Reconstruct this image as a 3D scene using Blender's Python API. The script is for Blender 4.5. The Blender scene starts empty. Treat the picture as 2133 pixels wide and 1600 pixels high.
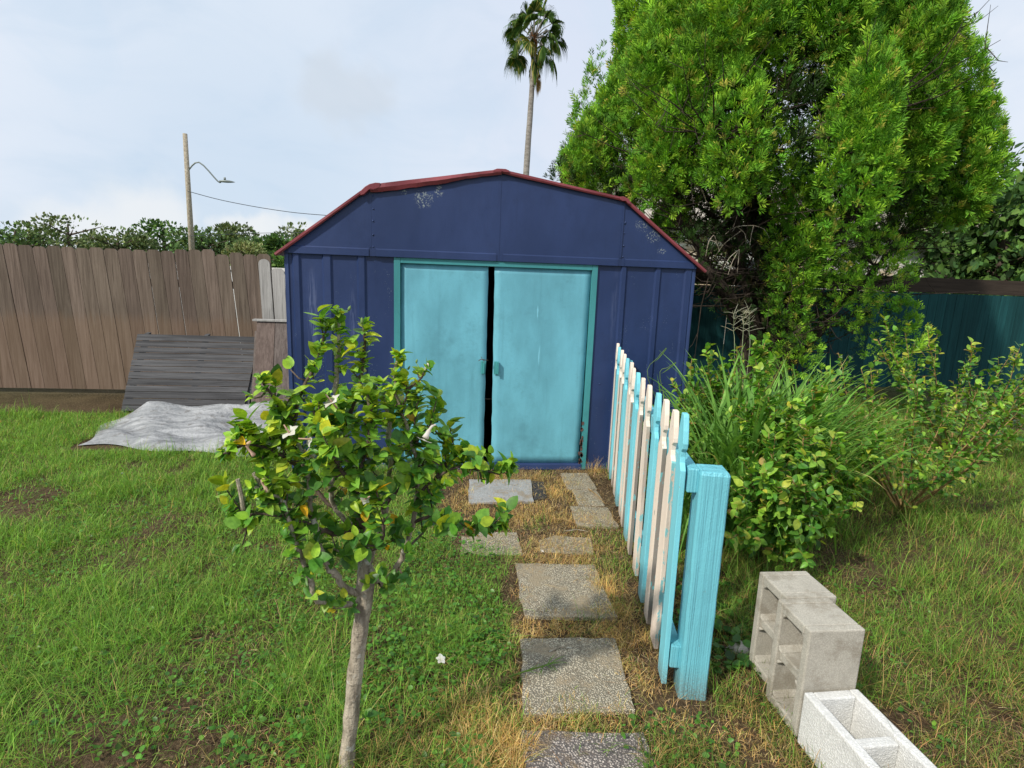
import bpy, math, random
import numpy as np
from mathutils import Vector
R=math.radians
rng=np.random.default_rng(7); random.seed(7)
scn=bpy.context.scene

# ---------------------------------------------------------------- camera
YAW,PITCH,ROLL,FPX,CH=.1064,.186,.0369,1182.6,1.5
def basis():
    f=np.array([math.sin(YAW)*math.cos(PITCH),math.cos(YAW)*math.cos(PITCH),-math.sin(PITCH)])
    r=np.array([math.cos(YAW),-math.sin(YAW),0.]); u=np.cross(r,f); c,s=math.cos(ROLL),math.sin(ROLL)
    return f,c*r+s*u,-s*r+c*u
CF,CR,CU=basis(); CP=np.array([0,0,CH])
from mathutils import Matrix
cam=bpy.data.cameras.new('camera'); co=bpy.data.objects.new('camera',cam); scn.collection.objects.link(co)
M=Matrix(((CR[0],CU[0],-CF[0],0),(CR[1],CU[1],-CF[1],0),(CR[2],CU[2],-CF[2],CH),(0,0,0,1)))
co.matrix_world=M; cam.sensor_width=36; cam.lens=FPX/2133*36; cam.clip_start=.05; cam.clip_end=3000
scn.camera=co
def ray(x,y): return CF+CR*(x-1066.5)/FPX-CU*(y-800)/FPX
def at(x,y,Y):                      # the point at depth Y that the surveyed photo position gives
    d=ray(x,y); return CP+d*(Y/d[1])
def gz(x,y,z=0.):
    d=ray(x,y); return CP+d*((z-CH)/d[2])

# ---------------------------------------------------------------- node helpers
class NT:
    def __init__(s,nt): s.nt=nt
    def n(s,typ,ins=None,**pr):
        nd=s.nt.nodes.new(typ)
        for k,v in pr.items(): setattr(nd,k,v)
        for k,v in (ins or {}).items():
            i=nd.inputs[k]
            if hasattr(v,'links') or isinstance(v,bpy.types.NodeSocket): s.nt.links.new(v,i)
            else:
                if i.type=='RGBA' and len(v)==3: v=(*v,1)
                i.default_value=v
        return nd
    def m(s,op,a,b=0.,c=0.,clamp=False): return s.n('ShaderNodeMath',{0:a,1:b,2:c},operation=op,use_clamp=clamp).outputs[0]
    def vm(s,op,a,b=(0,0,0)):
        nd=s.n('ShaderNodeVectorMath',{0:a,1:b},operation=op); return nd.outputs[1] if op in('LENGTH','DISTANCE','DOT_PRODUCT') else nd.outputs[0]
    def mix(s,f,a,b,bt='MIX'):
        nd=s.n('ShaderNodeMix',data_type='RGBA',blend_type=bt)
        for k,v in ((0,f),(6,a),(7,b)):
            i=nd.inputs[k]
            if isinstance(v,bpy.types.NodeSocket): s.nt.links.new(v,i)
            else: i.default_value=(*v,1) if (i.type=='RGBA' and len(v)==3) else v
        return nd.outputs[2]
    def noise(s,vec,sc,det=4,rough=.55,dist=0.):
        return s.n('ShaderNodeTexNoise',{'Vector':vec,'Scale':sc,'Detail':det,'Roughness':rough,'Distortion':dist}).outputs[0]
    def rmp(s,v,a,b,lo=0.,hi=1.):
        return s.n('ShaderNodeMapRange',{0:v,1:a,2:b,3:lo,4:hi},interpolation_type='SMOOTHSTEP').outputs[0]
    def pos(s): return s.n('ShaderNodeNewGeometry').outputs['Position']
    def scl(s,v,k): return s.vm('MULTIPLY',v,k)

# ---------------------------------------------------------------- sky, sun, exposure
SUN_AZ,SUN_EL=R(233),R(40)      # compass-style azimuth from +Y clockwise: behind the camera and to the left
sd=Vector((math.sin(SUN_AZ)*math.cos(SUN_EL),math.cos(SUN_AZ)*math.cos(SUN_EL),math.sin(SUN_EL)))
w=bpy.data.worlds.new('World'); scn.world=w; w.use_nodes=True; w.node_tree.nodes.clear(); t=NT(w.node_tree)
gen=t.n('ShaderNodeTexCoord').outputs['Generated']
sky=t.n('ShaderNodeTexSky'); sky.sky_type='NISHITA'; sky.sun_disc=False; sky.sun_elevation=SUN_EL; sky.sun_rotation=SUN_AZ
sky.air_density=1.; sky.dust_density=1.2; sky.ozone_density=1.5
def dirc(x,y): v=ray(x,y); v/=np.linalg.norm(v); return tuple(v)
warp=t.vm('ADD',gen,t.scl(t.n('ShaderNodeTexNoise',{'Vector':gen,'Scale':3.,'Detail':5.}).outputs[1],(.10,.10,.10)))
def blob(x,y,r0,r1,v=None):
    return t.rmp(t.vm('DISTANCE',v if v is not None else gen,tuple(a+(.05 if v is not None else 0) for a in dirc(x,y))),r0,r1,1.,0.)
wis=t.noise(t.scl(warp,(1.3,1.,3.2)),2.6,6,.55,.6)
cover=t.rmp(wis,.25,.55,.62,1.)
lowblue=t.m('MULTIPLY',blob(520,470,.04,.42),.55)
cover=t.m('SUBTRACT',cover,lowblue,clamp=True)
topgrey=t.m('MULTIPLY',blob(1230,-60,.0,.55),.6)
cc=t.mix(topgrey,(8.0,8.6,9.6),(6.5,7.2,8.9))
cc=t.mix(t.m('MULTIPLY',blob(640,40,.1,.55),.35),cc,(6.6,7.9,9.2))
skyc=t.mix(cover,t.mix(.80,sky.outputs[0],(6.0,7.6,9.4)),cc)
# darker blue streak and a small cream-grey cloud, cumulus by the horizon
z=t.n('ShaderNodeSeparateXYZ',{0:gen}).outputs[2]
st=t.m('MULTIPLY',t.rmp(t.noise(t.scl(warp,(3.,2.,2.4)),2.2,5,.5,1.2),.50,.66),.33)
skyc=t.mix(st,skyc,(6.3,7.6,9.1))
wv=t.vm('ADD',gen,t.scl(t.n('ShaderNodeTexNoise',{'Vector':gen,'Scale':14.,'Detail':6.}).outputs[1],(.1,.1,.1)))
cl=t.m('MAXIMUM',blob(700,185,.028,.068,wv),blob(755,200,.02,.06,wv))
skyc=t.mix(t.m('MULTIPLY',cl,.50),skyc,(6.3,6.9,7.6))
for (x,y,a,b) in ((545,500,.02,.05),(505,488,.01,.035),(610,488,.012,.032),(470,470,.01,.03),(300,470,.03,.09),(160,500,.02,.07)):
    skyc=t.mix(t.m('MULTIPLY',blob(x,y,a,b,wv),.85),skyc,(8.6,8.9,9.2))
bg=t.n('ShaderNodeBackground',{'Color':skyc,'Strength':.1})
t.nt.links.new(bg.outputs[0],t.n('ShaderNodeOutputWorld').inputs[0])
sun=bpy.data.lights.new('sun','SUN'); sun.energy=4.0; sun.angle=R(2.); sun.color=(1,.94,.83)
so=bpy.data.objects.new('sun',sun); scn.collection.objects.link(so); so.rotation_euler=sd.to_track_quat('Z','Y').to_euler(); so.location=(-6,-6,9)
scn.view_settings.view_transform='Standard'; scn.view_settings.look='None'; scn.view_settings.exposure=0; scn.view_settings.gamma=1

# ---------------------------------------------------------------- mesh buffer
class MB:
    def __init__(s): s.V=[];s.L=[];s.T=[];s.I=[];s.K=[];s.nv=0
    def raw(s,V,faces,mat=0,col=(1,1,1)):
        V=np.asarray(V,float).reshape(-1,3); L=[i for f in faces for i in f]
        s.V.append(V); s.L.append(np.array(L,np.int64)+s.nv); s.T.append(np.array([len(f) for f in faces]))
        s.I.append(np.full(len(faces),mat) if np.isscalar(mat) else np.array(mat)); c=np.asarray(col,float)
        s.K.append(np.broadcast_to(c,(len(V),3)) if c.ndim==1 else c); s.nv+=len(V)
    def inst(s,tpl,rot,off,cols,mat=0,tipcol=None):
        # tpl=(V,faces); rot N,3,3 (columns = axes incl. scale); off N,3; cols N,3
        TV,TF=tpl; TV=np.asarray(TV,float); N=len(off); k=len(TV)
        V=np.einsum('nij,kj->nki',rot,TV)+off[:,None,:]
        L=np.array([i for f in TF for i in f],np.int64); tot=np.array([len(f) for f in TF])
        LL=(L[None]+k*np.arange(N)[:,None]+s.nv).ravel()
        C=np.repeat(cols[:,None,:],k,1)
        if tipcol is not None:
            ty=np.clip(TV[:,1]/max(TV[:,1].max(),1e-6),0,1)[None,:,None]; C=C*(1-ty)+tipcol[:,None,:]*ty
        s.V.append(V.reshape(-1,3)); s.L.append(LL); s.T.append(np.tile(tot,N)); s.I.append(np.full(N*len(TF),mat)); s.K.append(C.reshape(-1,3)); s.nv+=N*k
    def box(s,x0,x1,y0,y1,z0,z1,mat=0,col=(1,1,1),sh=0.):
        # sh: x shear per z (a lean)
        V=[(x+sh*z_,y,z_) for z_ in (z0,z1) for (x,y) in ((x0,y0),(x1,y0),(x1,y1),(x0,y1))]
        s.raw(V,[(3,2,1,0),(4,5,6,7),(0,1,5,4),(1,2,6,5),(2,3,7,6),(3,0,4,7)],mat,col)
    def obox(s,c,ax,ay,az,h,mat=0,col=(1,1,1)):
        c=np.array(c,float);A=[np.array(a,float)/np.linalg.norm(a)*k for a,k in zip((ax,ay,az),h)]
        V=[c+sx*A[0]+sy*A[1]+sz*A[2] for sz in (-1,1) for (sx,sy) in ((-1,-1),(1,-1),(1,1),(-1,1))]
        s.raw(V,[(3,2,1,0),(4,5,6,7),(0,1,5,4),(1,2,6,5),(2,3,7,6),(3,0,4,7)],mat,col)
    def prism(s,pts,dirv,mat=0,col=(1,1,1)):      # closed 3-D outline extruded by dirv
        P=np.asarray(pts,float); n=len(P); V=np.vstack([P,P+np.asarray(dirv,float)])
        F=[tuple(range(n-1,-1,-1)),tuple(range(n,2*n))]+[(i,(i+1)%n,n+(i+1)%n,n+i) for i in range(n)]
        s.raw(V,F,mat,col)
    def tube(s,P,rad,n=6,mat=0,col=(1,1,1),cap=True,jit=0.):
        P=np.asarray(P,float); m=len(P); rad=np.broadcast_to(np.asarray(rad,float),(m,))
        T=np.gradient(P,axis=0); T/=np.linalg.norm(T,axis=1)[:,None]+1e-12
        a=np.array([0,0,1.]) if abs(T[0][2])<.9 else np.array([1.,0,0])
        V=[]; u=np.cross(T[0],a); u/=np.linalg.norm(u)
        for i in range(m):
            u=u-T[i]*(u@T[i]); u/=np.linalg.norm(u)+1e-12; v=np.cross(T[i],u)
            for k in range(n):
                th=2*math.pi*k/n; r=rad[i]*(1+jit*rng.normal())
                V.append(P[i]+r*(math.cos(th)*u+math.sin(th)*v))
        F=[(i*n+k,i*n+(k+1)%n,(i+1)*n+(k+1)%n,(i+1)*n+k) for i in range(m-1) for k in range(n)]
        if cap: F+= [tuple(range(n-1,-1,-1)),tuple(range((m-1)*n,m*n))]
        s.raw(V,F,mat,col)
    def build(s,name,mats,parent=None,smooth=False,bevel=0.,loc=None):
        V=np.vstack(s.V); L=np.concatenate(s.L); T=np.concatenate(s.T); I=np.concatenate(s.I); K=np.vstack(s.K)
        base=np.zeros(3)
        if parent is not None:
            p=parent
            while p is not None: base+=np.array(p.location); p=p.parent
        elif loc is not None: base=np.array(loc,float)
        me=bpy.data.meshes.new(name); me.vertices.add(len(V)); me.vertices.foreach_set('co',(V-base).ravel().astype(np.float32))
        me.loops.add(len(L)); me.loops.foreach_set('vertex_index',L.astype(np.int32))
        me.polygons.add(len(T)); me.polygons.foreach_set('loop_start',np.concatenate([[0],np.cumsum(T)[:-1]]).astype(np.int32))
        try: me.polygons.foreach_set('loop_total',T.astype(np.int32))
        except Exception: pass
        me.polygons.foreach_set('material_index',I.astype(np.int32))
        me.polygons.foreach_set('use_smooth',np.full(len(T),bool(smooth)))
        ca=me.color_attributes.new('Col','FLOAT_COLOR','POINT'); ca.data.foreach_set('color',np.hstack([K,np.ones((len(K),1))]).ravel().astype(np.float32))
        me.update(calc_edges=True); me.validate()
        for m_ in (mats if isinstance(mats,(list,tuple)) else [mats]): me.materials.append(m_)
        o=bpy.data.objects.new(name,me); scn.collection.objects.link(o)
        if parent is not None: o.parent=parent
        elif loc is not None: o.location=loc
        if bevel:
            b=o.modifiers.new('bevel','BEVEL'); b.width=bevel; b.segments=2; b.limit_method='ANGLE'; b.angle_limit=R(40)
        return o
def tag(o,label=None,cat=None,group=None,kind=None):
    for k,v in (('label',label),('category',cat),('group',group),('kind',kind)):
        if v: o[k]=v
    return o
def thing(name,label,cat,loc,group=None):
    o=bpy.data.objects.new(name,None); o.empty_display_size=.1; scn.collection.objects.link(o); o.location=tuple(float(v) for v in loc)
    return tag(o,label,cat,group)
def frames(D,Nn,scale):          # rotation matrices with y along D, z near Nn
    D=D/np.linalg.norm(D,axis=1)[:,None]; X=np.cross(D,Nn); X/=np.linalg.norm(X,axis=1)[:,None]+1e-9; Z=np.cross(X,D)
    s=np.asarray(scale,float)
    if s.ndim==1: s=np.repeat(s[:,None],3,1)
    return np.stack([X*s[:,0:1],D*s[:,1:2],Z*s[:,2:3]],axis=2)
def rdir(n): v=rng.normal(size=(n,3)); return v/np.linalg.norm(v,axis=1)[:,None]
def A(*v): return np.array(v,float)

# ---------------------------------------------------------------- materials
def newmat(name):
    m=bpy.data.materials.new(name); m.use_nodes=True; m.node_tree.nodes.clear(); return m,NT(m.node_tree)
def fin(m,t,col,rough=.8,bump=None,bstr=.3,bdist=.01,spec=.3,metal=0.,trans=0.,tcol=None):
    ins={'Base Color':col,'Roughness':rough,'Metallic':metal,'Specular IOR Level':spec}
    nrm=None
    if bump is not None:
        nrm=t.n('ShaderNodeBump',{'Height':bump,'Strength':bstr,'Distance':bdist}).outputs[0]; ins['Normal']=nrm
    sh=t.n('ShaderNodeBsdfPrincipled',ins).outputs[0]
    if trans:
        tr=t.n('ShaderNodeBsdfTranslucent',{'Color':tcol if tcol is not None else col}).outputs[0]
        sh=t.n('ShaderNodeMixShader',{0:trans,1:sh,2:tr}).outputs[0]
    t.nt.links.new(sh,t.n('ShaderNodeOutputMaterial').inputs[0]); return m
def leafmat(name,rough=.45,trans=.35,spec=.4,sc=40.):
    m,t=newmat(name); c=t.n('ShaderNodeVertexColor',layer_name='Col').outputs[0]
    nz=t.noise(t.pos(),sc,3); c2=t.mix(1.,c,t.mix(t.rmp(nz,.25,.75),(.72,.76,.7),(1.25,1.2,1.15)),'MULTIPLY')
    tc=t.mix(1.,c2,(1.35,1.25,.6),'MULTIPLY')
    return fin(m,t,c2,rough,trans=trans,tcol=tc,spec=spec)
def barkmat(name,c1,c2,sc=(18,18,5),bd=.012,spots=None):
    m,t=newmat(name); p=t.pos(); v=t.scl(p,sc); nz=t.noise(v,2.,6,.65); n2=t.noise(p,55.,4,.7)
    c=t.mix(t.rmp(nz,.3,.7),c1,c2); c=t.mix(t.rmp(n2,.52,.72,0,.6),c,tuple(k*.35 for k in c1))
    if spots: c=t.mix(t.rmp(t.noise(p,22.,3,.5),.60,.66,0,.7),c,spots)
    return fin(m,t,c,.9,bump=t.m('ADD',nz,t.m('MULTIPLY',n2,.7)),bstr=.9,bdist=bd,spec=.15)
def woodmat(name,c1,c2,axis='z',sc=1.,rough=.85,dark=.35,foot=None):
    m,t=newmat(name); p=t.pos(); rnd=t.n('ShaderNodeObjectInfo').outputs['Random']
    att=t.n('ShaderNodeVertexColor',layer_name='Col').outputs[0]
    k={'z':(38,38,1.6),'x':(1.6,38,38),'y':(38,1.6,38)}[axis]
    off=t.n('ShaderNodeCombineXYZ',{0:t.m('MULTIPLY',rnd,9.),1:t.m('MULTIPLY',rnd,5.),2:t.m('MULTIPLY',rnd,3.)}).outputs[0]
    sep=t.n('ShaderNodeSeparateXYZ',{0:att}).outputs[0]
    off2=t.scl(att,(7,13,11)); v=t.vm('ADD',t.vm('ADD',t.scl(p,tuple(a*sc for a in k)),off),off2)
    g=t.noise(v,1.,7,.62,.5); g2=t.noise(t.scl(v,(3,3,3)),1.,4,.6); big=t.noise(p,2.3,3)
    c=t.mix(t.rmp(g,.28,.7),c1,c2); c=t.mix(t.rmp(g2,.55,.75,0,dark*1.6),c,tuple(a*.3 for a in c1))
    c=t.mix(t.rmp(big,.35,.7,0,.35),c,tuple(a*.6 for a in c2)); c=t.mix(1.,c,att,'MULTIPLY')
    if foot: c=t.mix(t.rmp(t.m('ADD',t.n('ShaderNodeSeparateXYZ',{0:p}).outputs[2],t.m('MULTIPLY',g,.35)),0.98,1.14,.28,0),c,foot)
    return fin(m,t,c,rough,bump=t.m('ADD',g,g2),bstr=.6,bdist=.004,spec=.15)
def paintmat(name,col,rough=.5,grain='z',var=.15,chips=None,under=(.25,.23,.2),chipamt=0.,bstr=.35,bdist=.002,dirt=0.):
    m,t=newmat(name); p=t.pos(); k={'z':(60,60,2.2),'y':(60,2.2,60),'n':(9,9,9),'post':(42,42,.8)}[grain]
    g=t.noise(t.scl(p,k),1.,3 if grain=='post' else 5,.6,.3); f=t.noise(p,160.,3,.6); big=t.noise(t.scl(p,(5,5,1.4)),1.,5,.6)
    c=t.mix(t.rmp(big,.3,.7),tuple(a*(1-var) for a in col),tuple(min(1,a*(1+var*.7)) for a in col))
    c=t.mix(t.rmp(g,.6,.8,0,.22),c,tuple(a*.55 for a in col))
    if chipamt:
        ch=t.rmp(t.noise(t.scl(p,(1,1,.35)),30.,6,.7),.70-chipamt,.72-chipamt)
        c=t.mix(ch,c,under)
    if dirt:
        zz=t.n('ShaderNodeSeparateXYZ',{0:p}).outputs[2]
        c=t.mix(t.m('MULTIPLY',t.rmp(zz,.0,.16,1,0),t.rmp(f,.3,.6,.2,dirt)),c,(.16,.13,.09))
    return fin(m,t,c,rough,bump=t.m('ADD',t.m('MULTIPLY',g,.9),t.m('MULTIPLY',f,.12 if grain=='post' else .35)),bstr=bstr,bdist=bdist,spec=.35)
def shedpaint(name,col,chips=(),speck=0.,streaks=(),rough=.42,pale=(.42,.47,.42),var=.14,mott=.4):
    m,t=newmat(name); p=t.pos()
    big=t.noise(t.scl(p,(3.2,3.2,1.3)),1.,6,.6); str_=t.noise(t.scl(p,(22,22,1.2)),1.,5,.6); f=t.noise(p,240.,3,.7); md=t.noise(p,28.,6,.7)
    c=t.mix(t.rmp(big,.28,.72),tuple(a*(1-var) for a in col),tuple(a*(1+var) for a in col))
    c=t.mix(t.rmp(str_,.52,.78,0,.28),c,tuple(a*.6 for a in col))
    c=t.mix(t.rmp(str_,.36,.22,0,.22),c,tuple(min(1,a*1.25+.015) for a in col))
    c=t.mix(t.rmp(f,.56,.70,0,.35),c,tuple(a*.5 for a in col))
    c=t.mix(t.rmp(md,.60,.72,0,.38),c,tuple(a*.62 for a in col)); c=t.mix(t.rmp(t.noise(p,2.6,7,.72),.50,.70,0,mott),c,tuple(a*.66 for a in col))
    warp=t.vm('ADD',p,t.scl(t.n('ShaderNodeTexNoise',{'Vector':p,'Scale':9.,'Detail':3.}).outputs[1],(.10,.0,.10)))
    for (x,z_,rx,rz,th) in chips:
        d=t.vm('LENGTH',t.scl(t.vm('SUBTRACT',warp,(x+.05,0,z_+.05)),(1/rx,0,1/rz)))
        msk=t.m('MULTIPLY',t.rmp(d,.55,1.1,1,0),t.rmp(t.noise(p,95.,4,.65),th,th+.05)); c=t.mix(t.m('MULTIPLY',msk,.55),c,pale)
    for (x,z_,rx,rz,a) in streaks:
        d=t.vm('LENGTH',t.scl(t.vm('SUBTRACT',p,(x,0,z_)),(1/rx,0,1/rz)))
        c=t.mix(t.m('MULTIPLY',t.rmp(d,.2,1.,a,0),t.rmp(t.noise(t.scl(p,(120,1,9)),1.,3),.4,.62)),c,tuple(min(1,a_*1.5+.07) for a_ in col))
    if speck:
        vd=t.n('ShaderNodeTexVoronoi',{'Vector':t.scl(p,(1,.01,1)),'Scale':95.}).outputs[0]
        area=t.rmp(t.noise(t.scl(p,(9,0,3.2)),1.,4,.6),.55,.68)
        c=t.mix(t.m('MULTIPLY',t.rmp(vd,.10,.16,1,0),t.m('MULTIPLY',area,speck)),c,(.5,.62,.72))
    dent=t.noise(t.scl(p,(4,4,2.5)),1.,2)
    return fin(m,t,c,t.rmp(big,.3,.7,rough-.05,rough+.12),bump=t.m('ADD',t.m('MULTIPLY',dent,3.),t.m('ADD',t.m('MULTIPLY',f,.12),t.m('MULTIPLY',md,.18))),bstr=.35,bdist=.006,spec=.4)

BLUE=(.018,.037,.115); TEAL=(.050,.25,.27); AQUA=(.135,.40,.50)
g1=at(885,415,4.27); g2=at(915,393,4.27); g3=at(1335,470,4.27); g4=at(1360,492,4.27); g5=at(1380,521,4.27); g6=at(842,399,4.27)
M_gable=shedpaint('gable_paint',BLUE,chips=((g1[0],g1[2],.085,.065,.545),(g2[0],g2[2],.03,.055,.53),(g3[0],g3[2],.06,.045,.545),(g4[0],g4[2],.06,.05,.555),(g5[0],g5[2],.03,.035,.53),(g6[0],g6[2],.022,.022,.54)))
s1=at(652,655,4.3); s2=at(735,670,4.3); s3=at(1278,640,4.3); s4=at(1380,610,4.3)
M_wall=shedpaint('wall_paint',BLUE,speck=1.,streaks=((s1[0],s1[2],.05,.42,.8),(s2[0],s2[2],.035,.3,.55),(s3[0],s3[2],.03,.4,.3)))
M_trim=shedpaint('corner_paint',(.032,.058,.16),var=.08)
M_teal=shedpaint('frame_paint',TEAL,var=.10,pale=(.4,.42,.38))
d1=at(1123,740,4.3); d2=at(1120,650,4.3); d3=at(1117,790,4.3)
M_door=shedpaint('door_paint',AQUA,mott=.6,chips=((at(1150,930,4.3)[0],at(1150,930,4.3)[2],.1,.05,.70),),streaks=((d2[0],d2[2],.012,.06,.9),(d1[0],d1[2],.012,.10,.7)),rough=.45,var=.17,pale=(.03,.06,.09))
M_red=shedpaint('roof_paint',(.20,.040,.05),var=.22,rough=.38,pale=(.4,.3,.3))
M_hand=shedpaint('handle_paint',(.06,.30,.31),var=.1,rough=.3)
m,t=newmat('dark_inside'); M_in=fin(m,t,(.012,.012,.014),.95)
M_cream=paintmat('cream_paint',(.83,.70,.59),.55,var=.10,chipamt=.05,under=(.36,.33,.28),bstr=.6,bdist=.004,dirt=.8)
M_aqua=paintmat('aqua_paint',(.20,.60,.70),.5,var=.14,chipamt=.03,under=(.30,.36,.36),bstr=.7,bdist=.004,dirt=.8)
M_post=paintmat('post_paint',(.155,.49,.58),.45,grain='post',var=.10,chipamt=.02,under=(.16,.17,.15),bstr=1.,bdist=.014,dirt=.7)
M_edge=paintmat('weathered_edge',(.22,.20,.175),.9,var=.3,chipamt=.12,under=(.16,.42,.44),bstr=.9,bdist=.004,dirt=.6)
M_edge2=paintmat('sprayed_edge',(.60,.52,.44),.9,var=.3,chipamt=.17,under=(.22,.50,.52),bstr=.9,bdist=.004,dirt=.6)
M_brown=woodmat('brown_board',(.095,.072,.056),(.185,.145,.115),foot=(.24,.15,.09))
M_grey=woodmat('grey_board',(.30,.29,.28),(.46,.45,.43))
M_panel=woodmat('weathered_panel',(.11,.088,.08),(.21,.175,.155))
M_pallet=woodmat('dark_board',(.045,.045,.048),(.115,.115,.12),axis='x')
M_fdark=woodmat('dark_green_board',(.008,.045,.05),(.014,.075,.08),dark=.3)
M_fbrown=woodmat('dark_brown_rail',(.03,.022,.018),(.06,.045,.035),axis='x')
M_leaf=leafmat('hibiscus_leaf',.42,.32,.4,90.)
M_grass=leafmat('grass_blade',.55,.35,.25,20.)
M_dry=leafmat('dry_grass',.7,.25,.15,20.)
M_con=leafmat('conifer_spray',.6,.16,.2,8.)
M_shr=leafmat('shrub_leaf',.4,.35,.4,50.)
M_far=leafmat('far_foliage',.85,.2,.05,1.5)
M_bark=barkmat('grey_bark',(.19,.16,.12),(.50,.44,.34),spots=(.50,.50,.44))
M_twig=barkmat('dark_twig',(.06,.045,.036),(.15,.115,.09),bd=.006)
M_twig2=barkmat('reddish_stem',(.20,.13,.05),(.34,.22,.10),bd=.002)
M_conbark=barkmat('conifer_bark',(.035,.027,.021),(.08,.062,.05),bd=.02)
M_palmbark=barkmat('palm_bark',(.20,.18,.16),(.38,.35,.32),sc=(3,3,9),bd=.03)

# ---------------------------------------------------------------- setting: ground
def lawn_h(x,y): return .012*math.sin(3.1*x+1.3)*math.sin(2.7*y)+.008*math.sin(7*x+2*y)
xs=np.concatenate([[-900,-300,-100,-40,-20,-12,-8],np.arange(-6,7.01,.1),[9,12,20,40,100,300,900]])
ys=np.concatenate([[-900,-200,-40,-10,-3],np.arange(0,8.01,.1),[10,14,20,40,100,300,900,1500]])
X,Y=np.meshgrid(xs,ys); wgt=np.clip((6.2-np.abs(X))/1.5,0,1)*np.clip((4.1-Y)/.4,0,1)*np.clip((Y+.5)/.8,0,1)
onpath=np.clip(1-np.abs(X-.62)/.75,0,1)
Z=wgt*(.012*np.sin(3.1*X+1.3)*np.sin(2.7*Y)+.010*np.sin(7*X+2*Y)+.006*rng.normal(size=X.shape))*(1-onpath)-.004
nx=len(xs); b=MB(); idx=np.arange(X.size).reshape(X.shape)
F=np.stack([idx[:-1,:-1],idx[:-1,1:],idx[1:,1:],idx[1:,:-1]],-1).reshape(-1,4).tolist()
b.raw(np.stack([X,Y,Z],-1).reshape(-1,3),F)
m,t=newmat('soil'); p=t.pos(); n1=t.noise(p,3.,5,.6); n2=t.noise(p,60.,5,.7); n3=t.noise(t.scl(p,(90,30,40)),1.,4,.7)
c=t.mix(t.rmp(n1,.35,.65),(.060,.038,.022),(.115,.080,.045)); c=t.mix(t.rmp(n2,.42,.68,0,.8),c,(.20,.145,.085)); c=t.mix(t.rmp(n3,.56,.7,0,.8),c,(.025,.018,.012))
sx=t.n('ShaderNodeSeparateXYZ',{0:p}); dist=t.vm('LENGTH',p)
c=t.mix(t.rmp(dist,6.5,12.,0,1),c,t.mix(t.rmp(n1,.3,.7),(.045,.08,.025),(.10,.12,.05)))
M_soil=fin(m,t,c,.95,bump=t.m('ADD',n2,n3),bstr=1.,bdist=.02,spec=.1)
tag(b.build('ground',M_soil,smooth=True),kind='structure')

# ---------------------------------------------------------------- paving slabs
def slabmat(name,gap,stones,sc=95.,bs=.8,dark=0.,dirt=None):
    m,t=newmat(name); p=t.pos(); wv=t.vm('ADD',p,t.scl(t.n('ShaderNodeTexNoise',{'Vector':p,'Scale':70.}).outputs[1],(.006,.006,.006)))
    vo=t.n('ShaderNodeTexVoronoi',{'Vector':wv,'Scale':sc}); big=t.noise(p,7.,4,.6); fine=t.noise(p,300.,3,.6)
    rv=t.n('ShaderNodeSeparateXYZ',{0:vo.outputs[1]}).outputs[0]
    c=t.mix(t.rmp(rv,.0,1.),stones[0],stones[1]); c=t.mix(t.rmp(rv,.8,.95,0,.8),c,stones[2])
    edge=t.rmp(vo.outputs[0],.38,.62); c=t.mix(edge,c,gap)
    c=t.mix(t.rmp(t.noise(p,16.,5,.65),.50,.68,0,.42),c,tuple(g*.75 for g in gap)); c=t.mix(t.rmp(big,.50,.75,0,.45+dark),c,tuple(g*.8 for g in gap))
    c=t.mix(t.rmp(fine,.5,.8,0,.3),c,(.12,.11,.09))
    if dirt: c=t.mix(t.m('MULTIPLY',t.rmp(t.noise(p,5.5,6,.7),.50,.62,0,.85),t.rmp(fine,.3,.6,.55,1.)),c,dirt)
    return fin(m,t,c,.85,bump=t.m('ADD',t.rmp(vo.outputs[0],.2,.65,1,0),t.m('MULTIPLY',fine,.3)),bstr=bs,bdist=.006,spec=.2)
M_agg=slabmat('pebble_concrete',(.20,.175,.13),((.50,.44,.33),(.78,.70,.54),(.17,.155,.14)),150.,dirt=(.36,.29,.195))
M_agg2=slabmat('grey_pebble_concrete',(.12,.105,.10),((.34,.30,.27),(.68,.60,.53),(.11,.10,.10)),135.,.8,.1,(.20,.15,.10))
M_conc=slabmat('grey_concrete',(.28,.28,.28),((.38,.38,.38),(.48,.48,.475),(.27,.27,.27)),190.,.3,-.3,(.26,.21,.15))
M_tile=slabmat('dark_rubber',(.03,.03,.032),((.05,.05,.052),(.085,.085,.088),(.04,.04,.04)),120.,.5)
def slab(pts,zt,mat,label,nm='paving_slab',group='paving slabs of the garden path',tilt=0.):
    P=[]; n=len(pts)
    for i in range(n):
        a=A(*pts[i]);b_=A(*pts[(i+1)%n]); L=np.linalg.norm(b_-a); k=max(2,int(L/.05))
        for j in range(k):
            q=a+(b_-a)*j/k; q=q+rng.normal(size=2)*.0028; P.append((q[0],q[1],-.03))
    b=MB(); b.prism(P,(0,0,.03+zt))
    c=np.mean(np.array(pts),0); o=b.build(nm,mat,loc=(c[0],c[1],0),bevel=.004); o.rotation_euler=(tilt,tilt*.5,0)
    return tag(o,label,'slab' if nm=='paving_slab' else 'tile',group)
slab([(.235,1.20),(.65,1.17),(.66,1.60),(.245,1.635)],.014,M_agg2,'grey pebbled paving slab at the bottom edge, nearest the viewer')
slab([(.265,1.70),(.665,1.70),(.705,2.11),(.30,2.115)],.016,M_agg,'pale pebbled paving slab beside the foot of the turquoise gate post',tilt=.01)
slab([(.34,2.28),(.755,2.25),(.77,2.73),(.345,2.765)],.014,M_agg,'dark mottled pebbled slab halfway down the path',tilt=-.008)
slab([(.06,2.86),(.40,2.86),(.40,3.14),(.07,3.14)],.010,M_agg,'pebbled slab half buried in grass left of the path')
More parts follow.
